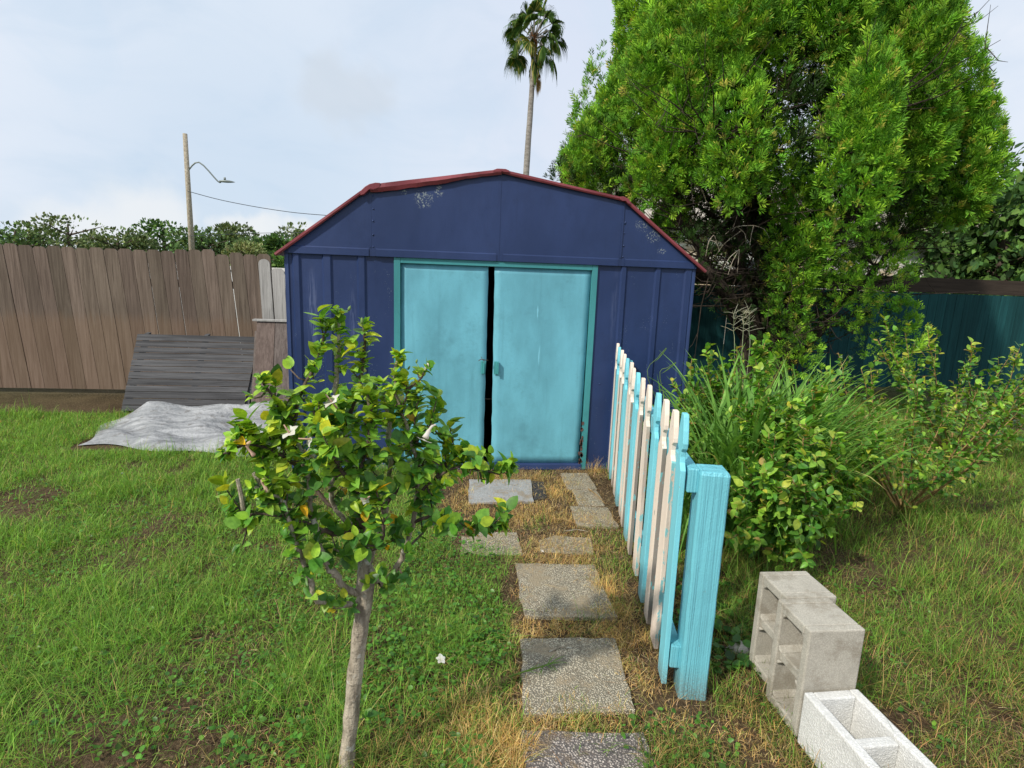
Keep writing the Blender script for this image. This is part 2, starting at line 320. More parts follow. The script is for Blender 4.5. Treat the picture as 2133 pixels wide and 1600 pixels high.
slab([(.50,2.90),(.80,2.87),(.83,3.06),(.62,3.10),(.52,3.04)],.004,M_agg,'pebbled slab almost covered by brown straw in mid path')
slab([(.12,3.58),(.56,3.60),(.60,4.02),(.14,4.02)],.014,M_conc,'smooth light grey concrete slab in front of the shed doors')
slab([(.575,3.64),(.67,3.68),(.69,3.98),(.60,4.0)],.009,M_tile,'small dark grey rubber tile beside the grey slab','floor_tile',None)
slab([(.78,3.22),(1.04,3.20),(1.045,3.50),(.80,3.52)],.010,M_agg,'worn pebbled slab beside the middle of the picket fence')
slab([(.86,3.53),(1.04,3.52),(1.05,3.80),(.87,3.81)],.012,M_agg,'narrow pebbled slab second from the shed along the fence')
slab([(.84,3.83),(1.06,3.82),(1.065,4.17),(.85,4.17)],.011,M_agg,'pebbled slab touching the shed sill beside the fence')

# ---------------------------------------------------------------- garden shed
D=4.295; XL,XR=-1.201,1.839; EV=1.612; DB=6.72
shed=thing('garden_shed','navy blue metal shed with turquoise sliding doors and a red gambrel roof','shed',(.319,4.295,0))
def rib(b,x0,x1,z0,z1,y,dep=.014):
    V=[(x0-.008,y,z0),(x0+.004,y-dep,z0),(x1-.004,y-dep,z0),(x1+.008,y,z0)]; V+= [(a,c_,z1) for a,c_,_ in V]
    b.raw(V,[(0,1,5,4),(1,2,6,5),(2,3,7,6),(4,5,6,7)])
def wall_front(x0,x1,ribs,bolts):
    b=MB(); b.box(x0,x1,D,D+.012,.045,EV)
    for (a,c_) in ribs: rib(b,a,c_,.045,EV-.004,D)
    w_=b.build('wall',M_wall,shed)
    for (x,z_) in bolts:
        s=MB(); s.tube([(x,D+.001,z_),(x,D-.004,z_)],[.006,.004],8); s.build('bolt',M_trim,w_,smooth=True)
wall_front(XL,-.438,[(-1.150,-1.105),(-.940,-.885),(-.695,-.645)],[(-1.02,.72),(-.85,.712),(-1.16,.72),(-.55,.71)])
wall_front(1.077,XR,[(1.262,1.300),(1.530,1.568),(1.765,1.815)],[(1.15,.70),(1.42,.705),(1.66,.71)])
b=MB(); b.box(XL-.0,XL+.012,D+.014,DB,.045,EV); 
for k in range(9): b.box(XL-.012,XL-.001,D+.15+k*.27,D+.2+k*.27,.05,EV-.01)
b.build('wall',M_wall,shed)
b=MB(); b.box(XR-.012,XR,D+.014,DB,.045,EV)
for k in range(9): b.box(XR+.001,XR+.012,D+.15+k*.27,D+.2+k*.27,.05,EV-.01)
b.build('wall',M_wall,shed)
b=MB(); b.box(XL+.013,XR-.013,DB-.012,DB,.045,EV); b.prism([(XL,DB-.012,EV+.001),(XR,DB-.012,EV+.001),(1.235,DB-.012,2.08),(.319,DB-.012,2.232),(-.597,DB-.012,2.08)],(0,.012,0)); b.build('wall',M_wall,shed)
b=MB(); b.box(XL+.014,XR-.014,D+.03,DB-.02,.0,.04); b.build('floor',M_in,shed)
for (xa,xb,xc,xd) in ((XL-.008,XL-.001,XL-.001,XL+.02),(XR+.001,XR+.008,XR-.02,XR+.001)):
    b=MB(); b.box(xa,xb,D-.006,D+.05,.0,EV-.002); b.box(xc,xd,D-.008,D-.001,.0,EV-.002); b.build('corner_trim',M_trim,shed,bevel=.002)
b=MB(); b.box(XL,-.44,D-.012,D+.03,0,.044); b.box(-.439,1.04,D-.022,D+.03,0,.047); b.box(1.078,XR,D-.010,D+.03,0,.044); b.build('sill',M_trim,shed,bevel=.003)
# gable panels, each overlapping the next
sx_=[XL-.004,-.594,.326,1.247,XR+.004]
def gtop(x):
    P=[(-1.259,1.585),(-.597,2.078),(.319,2.230),(1.237,2.078),(1.908,1.585)]
    for (a,c_) in zip(P[:-1],P[1:]):
        if x<=c_[0]: return a[1]+(c_[1]-a[1])*(x-a[0])/(c_[0]-a[0])
    return P[-1][1]
for i in range(4):
    x0,x1=sx_[i],sx_[i+1]; yo=D-.020-(.003 if i in(1,2) else 0)-(.002 if i==1 else 0)
    x1e=x1+(.02 if i in (0,) else 0)
    nseg=14; xsn=np.linspace(x0,x1,nseg); P=[(x,yo,gtop(x)) for x in xsn]; z0=EV+.0
    P=[(x1,yo,z0),]+[q for q in P[::-1] if q[2]>z0+.002]+[(x0,yo,z0)]
    b=MB(); b.prism(P,(0,.010,0))
    # pressed fold along the bottom and a lip that throws the thin shadow
    b.raw([(x0+.03,yo,z0+.055),(x1-.02,yo,z0+.055),(x1-.02,yo-.006,z0+.047),(x0+.03,yo-.006,z0+.047),(x0+.03,yo-.006,z0+.0),(x1-.02,yo-.006,z0+.0),(x0+.03,yo+.02,z0-.003),(x1-.02,yo+.02,z0-.003)],[(0,3,2,1),(3,4,5,2),(4,6,7,5)])
    if i in(0,2): b.box(x1-.014,x1-.001,yo-.004,yo-.0005,z0+.06,gtop(x1-.01)-.02)
    g=b.build('gable_panel',M_gable,shed)
    if i in (1,3):
        for z_ in np.arange(z0+.07,gtop(x0)-.05,.085):
            s=MB(); s.tube([(x0+.012+rng.normal()*.002,yo+.001,z_+rng.normal()*.01),(x0+.012,yo-.004,z_)],[.0065,.004],7); s.build('rivet',M_trim,g,smooth=True)
# roof sheets
RP=[(-1.262,1.600),(-.602,2.094),(.319,2.246),(1.242,2.094),(1.912,1.597)]
for i in range(4):
    a,c_=RP[i],RP[i+1]; b=MB(); nv=A(c_[0]-a[0],0,c_[1]-a[1]); nv/=np.linalg.norm(nv); up=A(-nv[2],0,nv[0])
    a3=A(a[0],D-.045,a[1]); c3=A(c_[0],D-.045,c_[1]); th=.010
    b.prism([a3-up*th,c3-up*th,c3,a3],(0,DB-D+.09,0)); n_=max(1,int(np.linalg.norm(c3-a3)/.2))
    b.build('roof_sheet',M_red,shed)
# rake trims, the upper left one broad and crumpled
def trim(a,c_,h,crump,name='roof_trim',yo=-.052,n=26):
    b=MB(); a3=A(a[0],D+yo,a[1]); c3=A(c_[0],D+yo,c_[1]); d=(c3-a3)/np.linalg.norm(c3-a3); up=A(-d[2],0,d[0]); V=[]
    for k in range(n+1):
        u=k/n; q=a3+(c3-a3)*u; hh=h*(1+crump*(.30*math.sin(4.2*u+.6)+.10*math.sin(13*u))+(.07*crump*rng.normal() if 0<k<n else 0)); w_=crump*.005*math.sin(11*u+2)
        V+=[q+up*.004+A(0,.10,0),q+up*.006+A(0,w_,0),q-up*hh*.45+A(0,-.010*crump-w_,0),q-up*hh+A(0,.004,0),q-up*(hh-.003)+A(0,.022,0)]
    F=[(5*k+j,5*k+j+1,5*k+5+j+1,5*k+5+j) for k in range(n) for j in range(4)]
    b.raw(V,F); o=b.build(name,M_red,shed,smooth=False); so_=o.modifiers.new('thick','SOLIDIFY'); so_.thickness=.002; return o
trim(RP[0],RP[1],.018,.15); trim(RP[1],RP[2],.040,.8); trim(RP[2],RP[3],.019,.2); trim(RP[3],RP[4],.017,.15)
def cap(p,dl,dr,l,h,tw=0.):
    b=MB(); c0=A(p[0],D-.062,p[1]+.008); dl=A(dl[0],0,dl[1]);dl/=np.linalg.norm(dl); dr=A(dr[0],0,dr[1]);dr/=np.linalg.norm(dr)
    dn=A(0,0,-1)
    P=[c0-dl*l+dn*.003,c0-dl*l*.5+A(0,0,.004),c0,c0+dr*l*.55+A(0,0,.005),c0+dr*l,c0+dr*l+dn*h*.8,c0+dr*l*.4+dn*h*1.1,c0+dn*h*.95,c0-dl*l*.6+dn*h*1.15,c0-dl*l+dn*h*.9]
    b.prism(P,(0,.12,0)); return b.build('roof_cap',M_red,shed,bevel=.003)
def dd(i): return (RP[i+1][0]-RP[i][0],RP[i+1][1]-RP[i][1])
cap(RP[1],dd(0),dd(1),.075,.038); cap(RP[2],dd(1),dd(2),.06,.018); cap(RP[3],dd(2),dd(3),.045,.026)
# door frame, doors
b=MB(); b.box(-.438,-.392,D-.016,D+.03,.0,EV-.002); b.build('door_frame',M_teal,shed,bevel=.002)
b=MB(); b.box(1.033,1.077,D-.016,D+.03,.0,EV-.002); b.build('door_frame',M_teal,shed,bevel=.002)
b=MB(); b.box(-.391,1.032,D-.015,D+.012,1.572,EV-.002); b.box(-.391,1.032,D-.019,D-.0155,1.572,1.580); b.build('door_frame',M_teal,shed,bevel=.0015)
def door(x0t,x1t,x0b,x1b,hx,y,lean):
    b=MB(); nz,nx_=26,14; V=[]
    for i in range(nz+1):
        for j in range(nx_+1):
            u=i/nz;v=j/nx_; z_=.050+(1.578-.050)*u; xa=x0b+(x0t-x0b)*u; xb=x1b+(x1t-x1b)*u
            xx=xa+(xb-xa)*v; bow=.004*math.sin(v*3.1)*math.sin(u*3.1)+.0015*math.sin(9*u+4*v)
            if j in(0,nx_): xx+=.0015*math.sin(i*1.9)+rng.normal()*.0008
            V.append((xx,y-bow,z_))
    F=[(i*(nx_+1)+j,i*(nx_+1)+j+1,(i+1)*(nx_+1)+j+1,(i+1)*(nx_+1)+j) for i in range(nz) for j in range(nx_)]
    b.raw(V,F); o=b.build('door',M_door,shed,smooth=True); s=o.modifiers.new('thick','SOLIDIFY'); s.thickness=.012; s.offset=-1
    # pressed handle: plate and folded grip
    h=MB(); zc=.812; s_=1 if hx>.27 else -1
    h.box(hx-.018,hx+.018,y-.011,y-.007,zc-.050,zc+.050)
    gx=hx+s_*.016; h.box(min(gx,gx-s_*.010),max(gx,gx-s_*.010),y-.034,y-.0115,zc-.048,zc+.048)
    gx2=gx-s_*.0105; h.box(min(gx2,gx2-s_*.014),max(gx2,gx2-s_*.014),y-.034,y-.028,zc-.044,zc+.044)
    h.build('handle',M_hand,o,bevel=.002)
    return o
door(-.390,.253,-.390,.252,.232,D+.008,0)
door(.2985,1.031,.316,1.020,.333,D+.004,0)
# rusty flakes at the bottom corner of the right jamb
m,t=newmat('rust'); p=t.pos(); M_rust=fin(m,t,t.mix(t.rmp(t.noise(p,60.,4,.7),.35,.65),(.06,.045,.045),(.14,.075,.06)),.9)
b=MB()
for k in range(26):
    z_=.05+rng.random()**1.3*.34; x=1.030+rng.normal()*.006; s_=.004+.008*rng.random()
    P=[(x+s_*math.cos(a)*(.8+.4*rng.random()),D-.0185,z_+1.6*s_*math.sin(a)*(.8+.4*rng.random())) for a in np.linspace(0,6.28,8)[:-1]]; b.prism(P[::-1],(0,.002,0))
b.build('rust_flake_patch',M_rust,shed)
# wire hooked on the left handle
b=MB(); b.tube([(.195,D-.02,.865),(.205,D-.03,.876),(.222,D-.04,.882),(.245,D-.045,.876),(.268,D-.03,.874)],.0028,5); b.tube([(.212,D-.035,.900),(.222,D-.045,.880),(.236,D-.04,.868),(.232,D-.045,.855)],.0022,5)
tag(b.build('twisted_wire',M_twig,loc=(.232,D-.04,.875)),'short rusty wire twisted over the left door handle of the shed','wire')

# ---------------------------------------------------------------- picket fence
FA=A(1.204,4.039); FB=A(.786,1.754); FD=(FA-FB)/np.linalg.norm(FA-FB); FN=A(FD[1],-FD[0])   # FN points to the right (rail side)
fence=thing('picket_fence','low picket fence in alternating cream and turquoise with a thick turquoise end post','fence',(1.0,2.9,0))
def fp(s,n,z_): q=FA-FD*s+FN*n; return (q[0],q[1],z_)
def picket(s,zt,mat,emat,lean=0.,w=.089,zb=.02,tw=0.,dn=0.,spear=.115,nl=0.):
    h=w/2
    prof=[(-h,zb),(-h,zt-.195),(-h*.86,zt-.190),(-h*.50,zt-.172),(-h*.42,zt-.152),(-h*.52,zt-.132),(-h*.92,zt-.118),(-h*.96,zt-.100),(-h*.80,zt-.055),(-h*.46,zt-.010),(-h*.36,zt),
          (h*.36,zt),(h*.46,zt-.010),(h*.80,zt-.055),(h*.96,zt-.100),(h*.92,zt-.118),(h*.52,zt-.132),(h*.42,zt-.152),(h*.50,zt-.172),(h*.86,zt-.190),(h,zt-.195),(h,zb)]
    prof=[(a+rng.normal()*.0006,z_+rng.normal()*.0006) for a,z_ in prof]
    ct,st_=math.cos(tw),math.sin(tw); V=[]
    for nn in (0,.019):
        for a,z_ in prof:
            aa=a*ct-nn*st_; n2=a*st_+nn*ct; V.append(fp(s-aa-lean*z_,n2+dn+nl*z_,z_))
    n=len(prof); F=[tuple(range(n)),tuple(range(2*n-1,n-1,-1))]+[(i,n+i,n+(i+1)%n,(i+1)%n) for i in range(n)]
    # camera-facing side is a<0
    mats=[0,0]+[1 if ((prof[i][0]<0 and prof[(i+1)%n][0]<0) and max(prof[i][1],prof[(i+1)%n][1])<=zt-.19) else 0 for i in range(n)]
    b=MB(); b.raw(V,F,np.array(mats)); c=b.build('picket',[mat,emat],fence,bevel=.0025); return c
PK=[(-.115,1.041,0,0),(-.02,1.035,0,1),(.085,1.030,1,1),(.20,1.026,0,1),(.355,1.018,0,2),(.52,1.014,1,1),(.675,1.016,0,2),(.835,1.006,0,2),(1.0,1.003,1,1),(1.17,1.006,0,2),(1.36,1.008,0,2),(1.55,1.015,1,1),(1.72,1.022,0,2),(1.885,1.022,0,2),(2.05,1.026,0,1)]
PK=[(-.10,1.041,0,2),(.02,1.029,1,1),(.165,1.025,0,2),(.345,1.018,0,2),(.51,1.013,1,1),(.70,1.014,0,3),(.865,1.004,0,2),(1.03,1.003,1,1),(1.215,1.006,0,2),(1.44,1.010,0,3),(1.685,1.020,1,1),(1.855,1.026,0,2),(2.03,1.022,0,3),(2.225,1.058,1,1)]
for i,(s,zt,cm,em) in enumerate(PK):
    mat=M_aqua if cm else M_cream; em_=[M_edge,M_aqua,M_edge,M_edge2][em]
    c=picket(s,zt,mat,em_,lean=rng.normal()*.003,tw=rng.normal()*.02,dn=rng.normal()*.0015,zb=.015+rng.random()*.02,nl=-.006 if i==13 else rng.normal()*.002)
    if em==2: c['label']='cream picket with bare grey edges'
rng2=np.random.default_rng(3)
for (z0,z1) in ((.10,.19),(.785,.872)):
    b=MB(); P=[fp(-.16,.022,z0),fp(2.272,.022,z0),fp(2.272,.060,z0),fp(-.16,.060,z0)]; b.prism(P[::-1],(0,0,z1-z0)); b.build('rail',M_post,fence,bevel=.004)
b=MB()
x0,x1,y0,y1=.846,.946,1.763,1.865; zt=.872
cs=.010; ring=[(x0+cs*.6,y0),(x1-cs*.6,y0),(x1,y0+cs*.6),(x1,y1),(x0,y1),(x0,y0+cs*.6)]
nz=14; V=[]
def pr_(x,y): q=A(.846,1.763)+FN*(x-.846)+FD*(y-1.763); return q[0],q[1]
ring=[pr_(*q) for q in ring]; mc=pr_(.896,1.814)
for k in range(nz+1):
    z_=-.05+(zt-.012+.05)*k/nz
    for (x,y) in ring: V.append((x-.006*z_/.87*0+rng.normal()*.0006,y+rng.normal()*.0006,z_))
for (x,y) in ring: V.append((x+(mc[0]-x)*.12,y+(mc[1]-y)*.12,zt))
n=len(ring); F=[(k*n+i,k*n+(i+1)%n,(k+1)*n+(i+1)%n,(k+1)*n+i) for k in range(nz+1) for i in range(n)]+[tuple(range((nz+1)*n,(nz+2)*n))]
b.raw(V,F); b.build('post',M_post,fence,bevel=.002)
b=MB(); q=fp(-.19,.06,0); b.box(q[0],q[0]+.085,q[1]-.0,q[1]+.06,0,.9); b.build('post',M_post,fence,bevel=.004)

# ---------------------------------------------------------------- concrete blocks
M_blk=slabmat('block_concrete',(.40,.375,.32),((.46,.43,.37),(.52,.49,.42),(.38,.36,.31)),210.,.25,0.,(.27,.24,.19))
M_blkw=slabmat('white_block',(.62,.62,.60),((.70,.70,.68),(.78,.78,.76),(.55,.55,.54)),150.,.3)
def block(x0,y0,label,mat,dx=.195,dy=.192,h=.40,rz=0.):
    # stands on end: long side upright, the two cores run along x; built as a grid ring with tapered cores
    b=MB(); zs=[0,.036,.182,.218,.364,h]; sh=.032; t2=.008
    # shells (y sides)
    b.box(0,dx,0,sh,0,h); b.box(0,dx,dy-sh,dy,0,h)
    for (z0,z1) in ((0,.036),(.182,.218),(.364,h)):
        V=[(0,sh+.0005,z0),(dx,sh+.0005,z0),(dx,dy-sh-.0005,z0),(0,dy-sh-.0005,z0)]; 
        b.box(.012 if z0==.182 else .0006,dx-.0006,sh+.0003,dy-sh-.0003,z0+.0006,z1-.0006)
        # fillets where web meets shell
        for ys,sg in ((sh,1),(dy-sh,-1)):
            for zz,sz in ((z0,-1),(z1,1)):
                if 0<zz<h: b.prism([(.004,ys+sg*.0004,zz),(.004,ys+sg*.022,zz),(.004,ys+sg*.0004,zz+sz*.022)][::1],(dx-.008,0,0))
    o=b.build('concrete_block',mat,loc=(0,0,0),bevel=.005); o.location=(x0,y0,0); o.rotation_euler=(0,0,rz)
    return tag(o,label,'block','concrete blocks standing on end')
block(1.212,1.757,'grey hollow concrete block farthest back, beside the shrub stems',M_blk,dy=.188)
block(1.176,1.562,'middle hollow concrete block, in front of the farthest grey one',M_blk,dy=.192)
def flatblock(x0,y0,label):
    b=MB(); L,W_,h,sh=.40,.195,.19,.032
    b.box(0,sh,0,L,0,h); b.box(W_-sh,W_,0,L,0,h)
    for (ya,yb) in ((0,.036),(.182,.218),(L-.036,L)): b.box(sh+.0004,W_-sh-.0004,ya+.0006,yb-.0006,.0006,h-(.012 if ya==.182 else .0006))
    o=b.build('concrete_block',M_blkw,loc=(0,0,0),bevel=.005); o.location=(x0,y0,0); o.rotation_euler=(0,0,.03); return tag(o,label,'block')
flatblock(1.183,1.145,'white painted concrete block lying flat nearest the viewer at the right edge')
b=MB(); c0=gz(1540,1358); 
V=[];ring=9
for k,(zz,r_) in enumerate(((0,.045),(.018,.05),(.034,.036),(.038,.01))):
    for j in range(ring): a=j*2*math.pi/ring; V.append((c0[0]+r_*1.3*math.cos(a)*(1+.15*rng.normal()),c0[1]+r_*.8*math.sin(a)*(1+.12*rng.normal()),zz+.004*rng.normal()))
b.raw(V,[(k*ring+j,k*ring+(j+1)%ring,(k+1)*ring+(j+1)%ring,(k+1)*ring+j) for k in range(3) for j in range(ring)]+[tuple(range(3*ring,4*ring))])
tag(b.build('rock',M_blk,smooth=True,loc=tuple(c0)),'small pale rock in the weeds left of the concrete blocks','rock')

# ---------------------------------------------------------------- left: board fences, leaning panels, tarp
lf=thing('board_fence','weathered brown board fence with dog eared tops left of the shed','fence',(-3.6,6.9,0))
def dogear(x,w_,y,zb,zt,lean,col,th=.016,round_=False,mat=None,par=None,nm='picket'):
    c_=.028
    if round_: P=[(0,zb),(w_,zb)]+[(w_/2+w_/2*math.cos(a),zt-w_/2*.9+w_/2*.9*math.sin(a)) for a in np.linspace(0,math.pi,9)]
    else: P=[(0,zb),(w_,zb),(w_,zt-c_),(w_-c_,zt),(c_,zt),(0,zt-c_)]
    P=[(x+a-lean*(z_-0.0),y,z_) for a,z_ in P]
    b=MB(); b.prism(P,(0,th,0),0,col); return b.build(nm,mat,par)
x=-2.135+.0; i=0
while x>-6.6:
    w_=.138+.01*rng.random(); g=.004+(.010*rng.random() if rng.random()<.5 else .0)
    x-=w_+g; v=.8+.4*rng.random(); 
    dogear(x+.16,w_,6.90,.05,1.655+.02*rng.normal()*.6,.075,(v,v*(.97+.05*rng.random()),v),mat=M_brown,par=lf)
for z_ in (.35,1.25): 
    b=MB(); b.box(-6.6,-2.1,6.917,6.955,z_,z_+.085); b.build('rail',M_brown,lf)
gf=thing('grey_board_fence','short run of silver grey boards with rounded tops beside the shed','fence',(-1.9,6.95,0))
for (xa,w_,zt,rd) in ((-2.175,.125,1.60,True),(-2.035,.135,1.50,False),(-1.885,.13,1.60,True),(-1.74,.13,1.58,True),(-1.60,.13,1.56,True),(-1.46,.13,1.57,True)):
    v=.9+.25*rng.random(); dogear(xa,w_,6.86,.05,zt,.03,(v,v,v),round_=rd,mat=M_grey,par=gf)
b=MB(); b.box(-2.15,-1.2,6.877,6.897,.5,.59); b.build('rail',M_grey,gf)
# low white wall seen through the gaps
m,t=newmat('white_render'); p=t.pos(); M_white=fin(m,t,t.mix(t.rmp(t.noise(p,1.5,4),.3,.7),(.70,.69,.66),(.80,.79,.77)),.85)
b=MB(); b.box(-11,-1.3,10.0,10.15,0,1.45); b.box(-11.05,-1.25,9.97,10.18,1.4505,1.51); tag(b.build('garden_wall',M_white,loc=(-6,10,0)),'low white wall glimpsed through the gaps of the brown board fence','wall')
# leaning panels
pb=thing('wooden_panel','upright brown plank panel with a cap rail leaning beside the shed','wooden panel',(-1.85,6.1,0))
def lean_pt(x,z_,y0,y1,H): return (x,y0+(y1-y0)*z_/H,z_)
for (xa,w_,c_) in ((-2.06,.185,(1.,.92,.9)),(-1.87,.19,(.95,.95,.97)),(-1.675,.19,(1.05,1.,1.)),(-1.48,.19,(.9,.9,.9))):
    P=[lean_pt(xa,.03,5.98,6.25,1),lean_pt(xa+w_,.03,5.98,6.25,1),lean_pt(xa+w_,.945,5.98,6.25,1),lean_pt(xa,.945,5.98,6.25,1)]
    b=MB(); b.prism(P,(0,.02,0),0,c_); b.build('plank',M_panel,pb,bevel=.002)
b=MB(); y_=5.98+.27*.95; b.box(-2.10,-1.2,y_-.02,y_+.05,.947,.968); b.build('cap_rail',M_grey,pb,bevel=.002)
b=MB(); b.box(-2.085,-1.25,6.0,6.05,0,.028); b.prism([lean_pt(-2.09,.03,6.005,6.275,1),lean_pt(-2.064,.03,6.005,6.275,1),lean_pt(-2.064,.84,6.005,6.275,1),lean_pt(-2.085,.84,6.005,6.275,1)],(0,.05,0)); b.build('frame',M_panel,pb)
pl=thing('plank_pallet','dark grey pallet of horizontal planks leaning against the brown fence','pallet',(-2.7,6.2,0))
z0=.02
for k in range(12):
    h_=.062+.012*((k*7)%3-1)*.5; xr=-2.135-.012*k*0+.0
    a0=lean_pt(0,z0,5.98,6.42,.76); a1=lean_pt(0,z0+h_-.006,5.98,6.42,.76); xr0=-2.16+.055*(z0/.76); v=.7+.6*rng.random()
    off=-.006*(k%2)
    P=[(-3.35,a0[1]+off,a0[2]),(xr0,a0[1]+off,a0[2]),(xr0+.004,a1[1]+off,a1[2]),(-3.35,a1[1]+off,a1[2])]
    b=MB(); b.prism(P,(0,.018,0),0,(v,v,v)); b.build('plank',M_pallet,pl,bevel=.0015); z0+=h_
for xx in (-2.145,-2.72,-3.33):
    b=MB(); b.prism([(xx-.02,6.002,.0),(xx+.02,6.002,.0),(xx+.075,6.442,.76),(xx+.035,6.442,.76)],(0,.07,.01)); b.build('stringer',M_pallet,pl)
# crumpled tarp on the ground
m,t=newmat('tarp'); p=t.pos(); n1=t.noise(t.scl(p,(2.5,9,9)),1.,6,.65,1.2); n2=t.noise(p,14.,5,.6)
c=t.mix(t.rmp(n1,.3,.7),(.20,.21,.22),(.42,.43,.44)); c=t.mix(t.rmp(n2,.55,.66,0,.6),c,(.15,.14,.13)); M_tarp=fin(m,t,c,.6,bump=t.m('ADD',n1,t.m('MULTIPLY',n2,.6)),bstr=1.,bdist=.03,spec=.4)
b=MB(); nu,nv_=70,34; V=[]
for i in range(nv_+1):
    for j in range(nu+1):
        u=j/nu; v=i/nv_; x=-3.15+.10*math.sin(6*v+1)+u*(1.77-.10*math.sin(6*v+1))+.06*math.sin(9*v)*u; y=4.66+v*1.28+.08*math.sin(5*u+1)*(1-v)+.05*math.sin(13*u)*(1-v)+.10*(1-u)*(1-v)
        e=min(u,1-u,v*1.2,(1-v)*1.3)*9; e=min(1,max(0,e))
        z_=.008+e*(.035+.030*math.sin(9*v+2.3*math.sin(4*u))+.020*math.sin(21*u+5*v)*.6+.016*abs(math.sin(14*v+3*u))+.008*rng.random())+.10*math.exp(-((v-.86)/.09)**2)*e
        V.append((x,y,z_))
b.raw(V,[(i*(nu+1)+j,i*(nu+1)+j+1,(i+1)*(nu+1)+j+1,(i+1)*(nu+1)+j) for i in range(nv_) for j in range(nu)])
tag(b.build('tarp',M_tarp,smooth=True,loc=(-2.7,5.2,0)),'crumpled pale grey tarp spread on the grass before the leaning pallet','tarp')

# ---------------------------------------------------------------- right: dark fence and house behind
df=thing('dark_board_fence','dark green board fence in deep shade right of the shed','fence',(4.5,8,0))
x=1.6
while x<12.5:
    w_=.145; g=.006 if rng.random()<.55 else .0015
    if rng.random()<.12: g=.012
    v=.8+.4*rng.random(); b=MB(); b.prism([(x,8.0,.04),(x+w_,8.0,.04),(x+w_-.0+.01,8.0,1.49),(x+.01,8.0,1.49)],(0,.018,0),0,(v,v,v)); b.build('board',M_fdark,df); x+=w_+g
b=MB(); b.box(1.6,12.6,8.03,8.07,1.50,1.72); b.box(1.6,12.6,8.03,8.07,.3,.39); b.build('rail',M_fbrown,df)
m,t=newmat('house_stucco'); p=t.pos(); M_stu=fin(m,t,t.mix(t.rmp(t.noise(t.scl(p,(1,1,2.5)),1.3,4,.6),.4,.6),(.74,.73,.70),(.55,.43,.28)),.9)
m,t=newmat('shingle'); p=t.pos(); M_shi=fin(m,t,t.mix(t.rmp(t.noise(p,9.,4),.3,.7),(.30,.26,.22),(.50,.46,.40)),.9)
m,t=newmat('window_glass'); M_gl=fin(m,t,(.03,.04,.05),.08,spec=.6)
hs=thing('house','pale house with tan patches glimpsed behind the big conifer','house',(10,15,0))
b=MB(); b.box(4.4,17,14,20,0,3.0); b.build('wall',M_stu,hs)
b=MB(); b.prism([(4.0,13.5,2.98),(4.0,20.5,2.98),(4.0,17,4.6)],(13.4,0,0)); b.build('roof',M_shi,hs)
for xx in (7.0,11.5):
    b=MB(); 
    for (a,c_,e,f_) in ((0,1.3,0,.06),(0,1.3,1.04,1.1),(0,.06,.061,1.039),(1.24,1.3,.061,1.039),(.62,.68,.061,1.039)): b.box(xx+a,xx+c_,13.95,14.01,1.1+e,1.1+f_)
    wn=b.build('window',M_white,hs); b=MB(); b.box(xx+.06,xx+1.24,13.985,13.996,1.16,2.14); b.build('pane',M_gl,wn)

# ---------------------------------------------------------------- foliage templates
def leaf_tpl(w=.30,fold=.10,droop=.18,n=4):
    ys=np.linspace(0,1,n+1); V=[]; F=[]
    prof=lambda y: w*math.sin(math.pi*min(1,y**.8))**.72 if 0<y<1 else 0.
    V.append((0,0,0)); rows=[]
    for y in ys[1:-1]:
        zc=-droop*y*y; k=len(V); V+=[(-prof(y),y,zc+fold*prof(y)/w),(0,y,zc),(prof(y),y,zc+fold*prof(y)/w)]; rows.append(k)
    V.append((0,1,-droop)); tip=len(V)-1
    F+=[(0,rows[0]+1,rows[0]),(0,rows[0]+2,rows[0]+1)]
    for a,b_ in zip(rows[:-1],rows[1:]): F+=[(a,a+1,b_+1,b_),(a+1,a+2,b_+2,b_+1)]
    F+=[(rows[-1],rows[-1]+1,tip),(rows[-1]+1,rows[-1]+2,tip)]
    return V,F
LF=[leaf_tpl(.34,.06,.12,5),leaf_tpl(.31,.12,.30,5),leaf_tpl(.36,.03,-.08,5),leaf_tpl(.28,.16,.45,5)]
LFs=leaf_tpl(.30,.08,.2,3)
def blade_tpl(bend,w=.5,n=3):
    V=[];F=[]
    for i in range(n+1):
        u=i/n; a=bend*u; y=math.sin(a)/bend if bend>.01 else u; z_=-(1-math.cos(a))/bend if bend>.01 else 0; ww=w*(1-u**2.2)
        if i<n: V+=[(-ww,y,z_),(ww,y,z_)]
        else: V.append((0,y,z_))
    for i in range(n-1): F.append((2*i,2*i+1,2*i+3,2*i+2))
    F.append((2*n-2,2*n-1,2*n)); return V,F
BL=[blade_tpl(b_) for b_ in (.3,.9,1.5,2.1)]
def pickcol(n,cols,wts,var=.18):
    c=np.array(cols)[rng.choice(len(cols),n,p=np.array(wts)/sum(wts))]; return np.clip(c*(1+var*rng.normal(size=(n,1)))*(1+.06*rng.normal(size=(n,3))),.002,1)

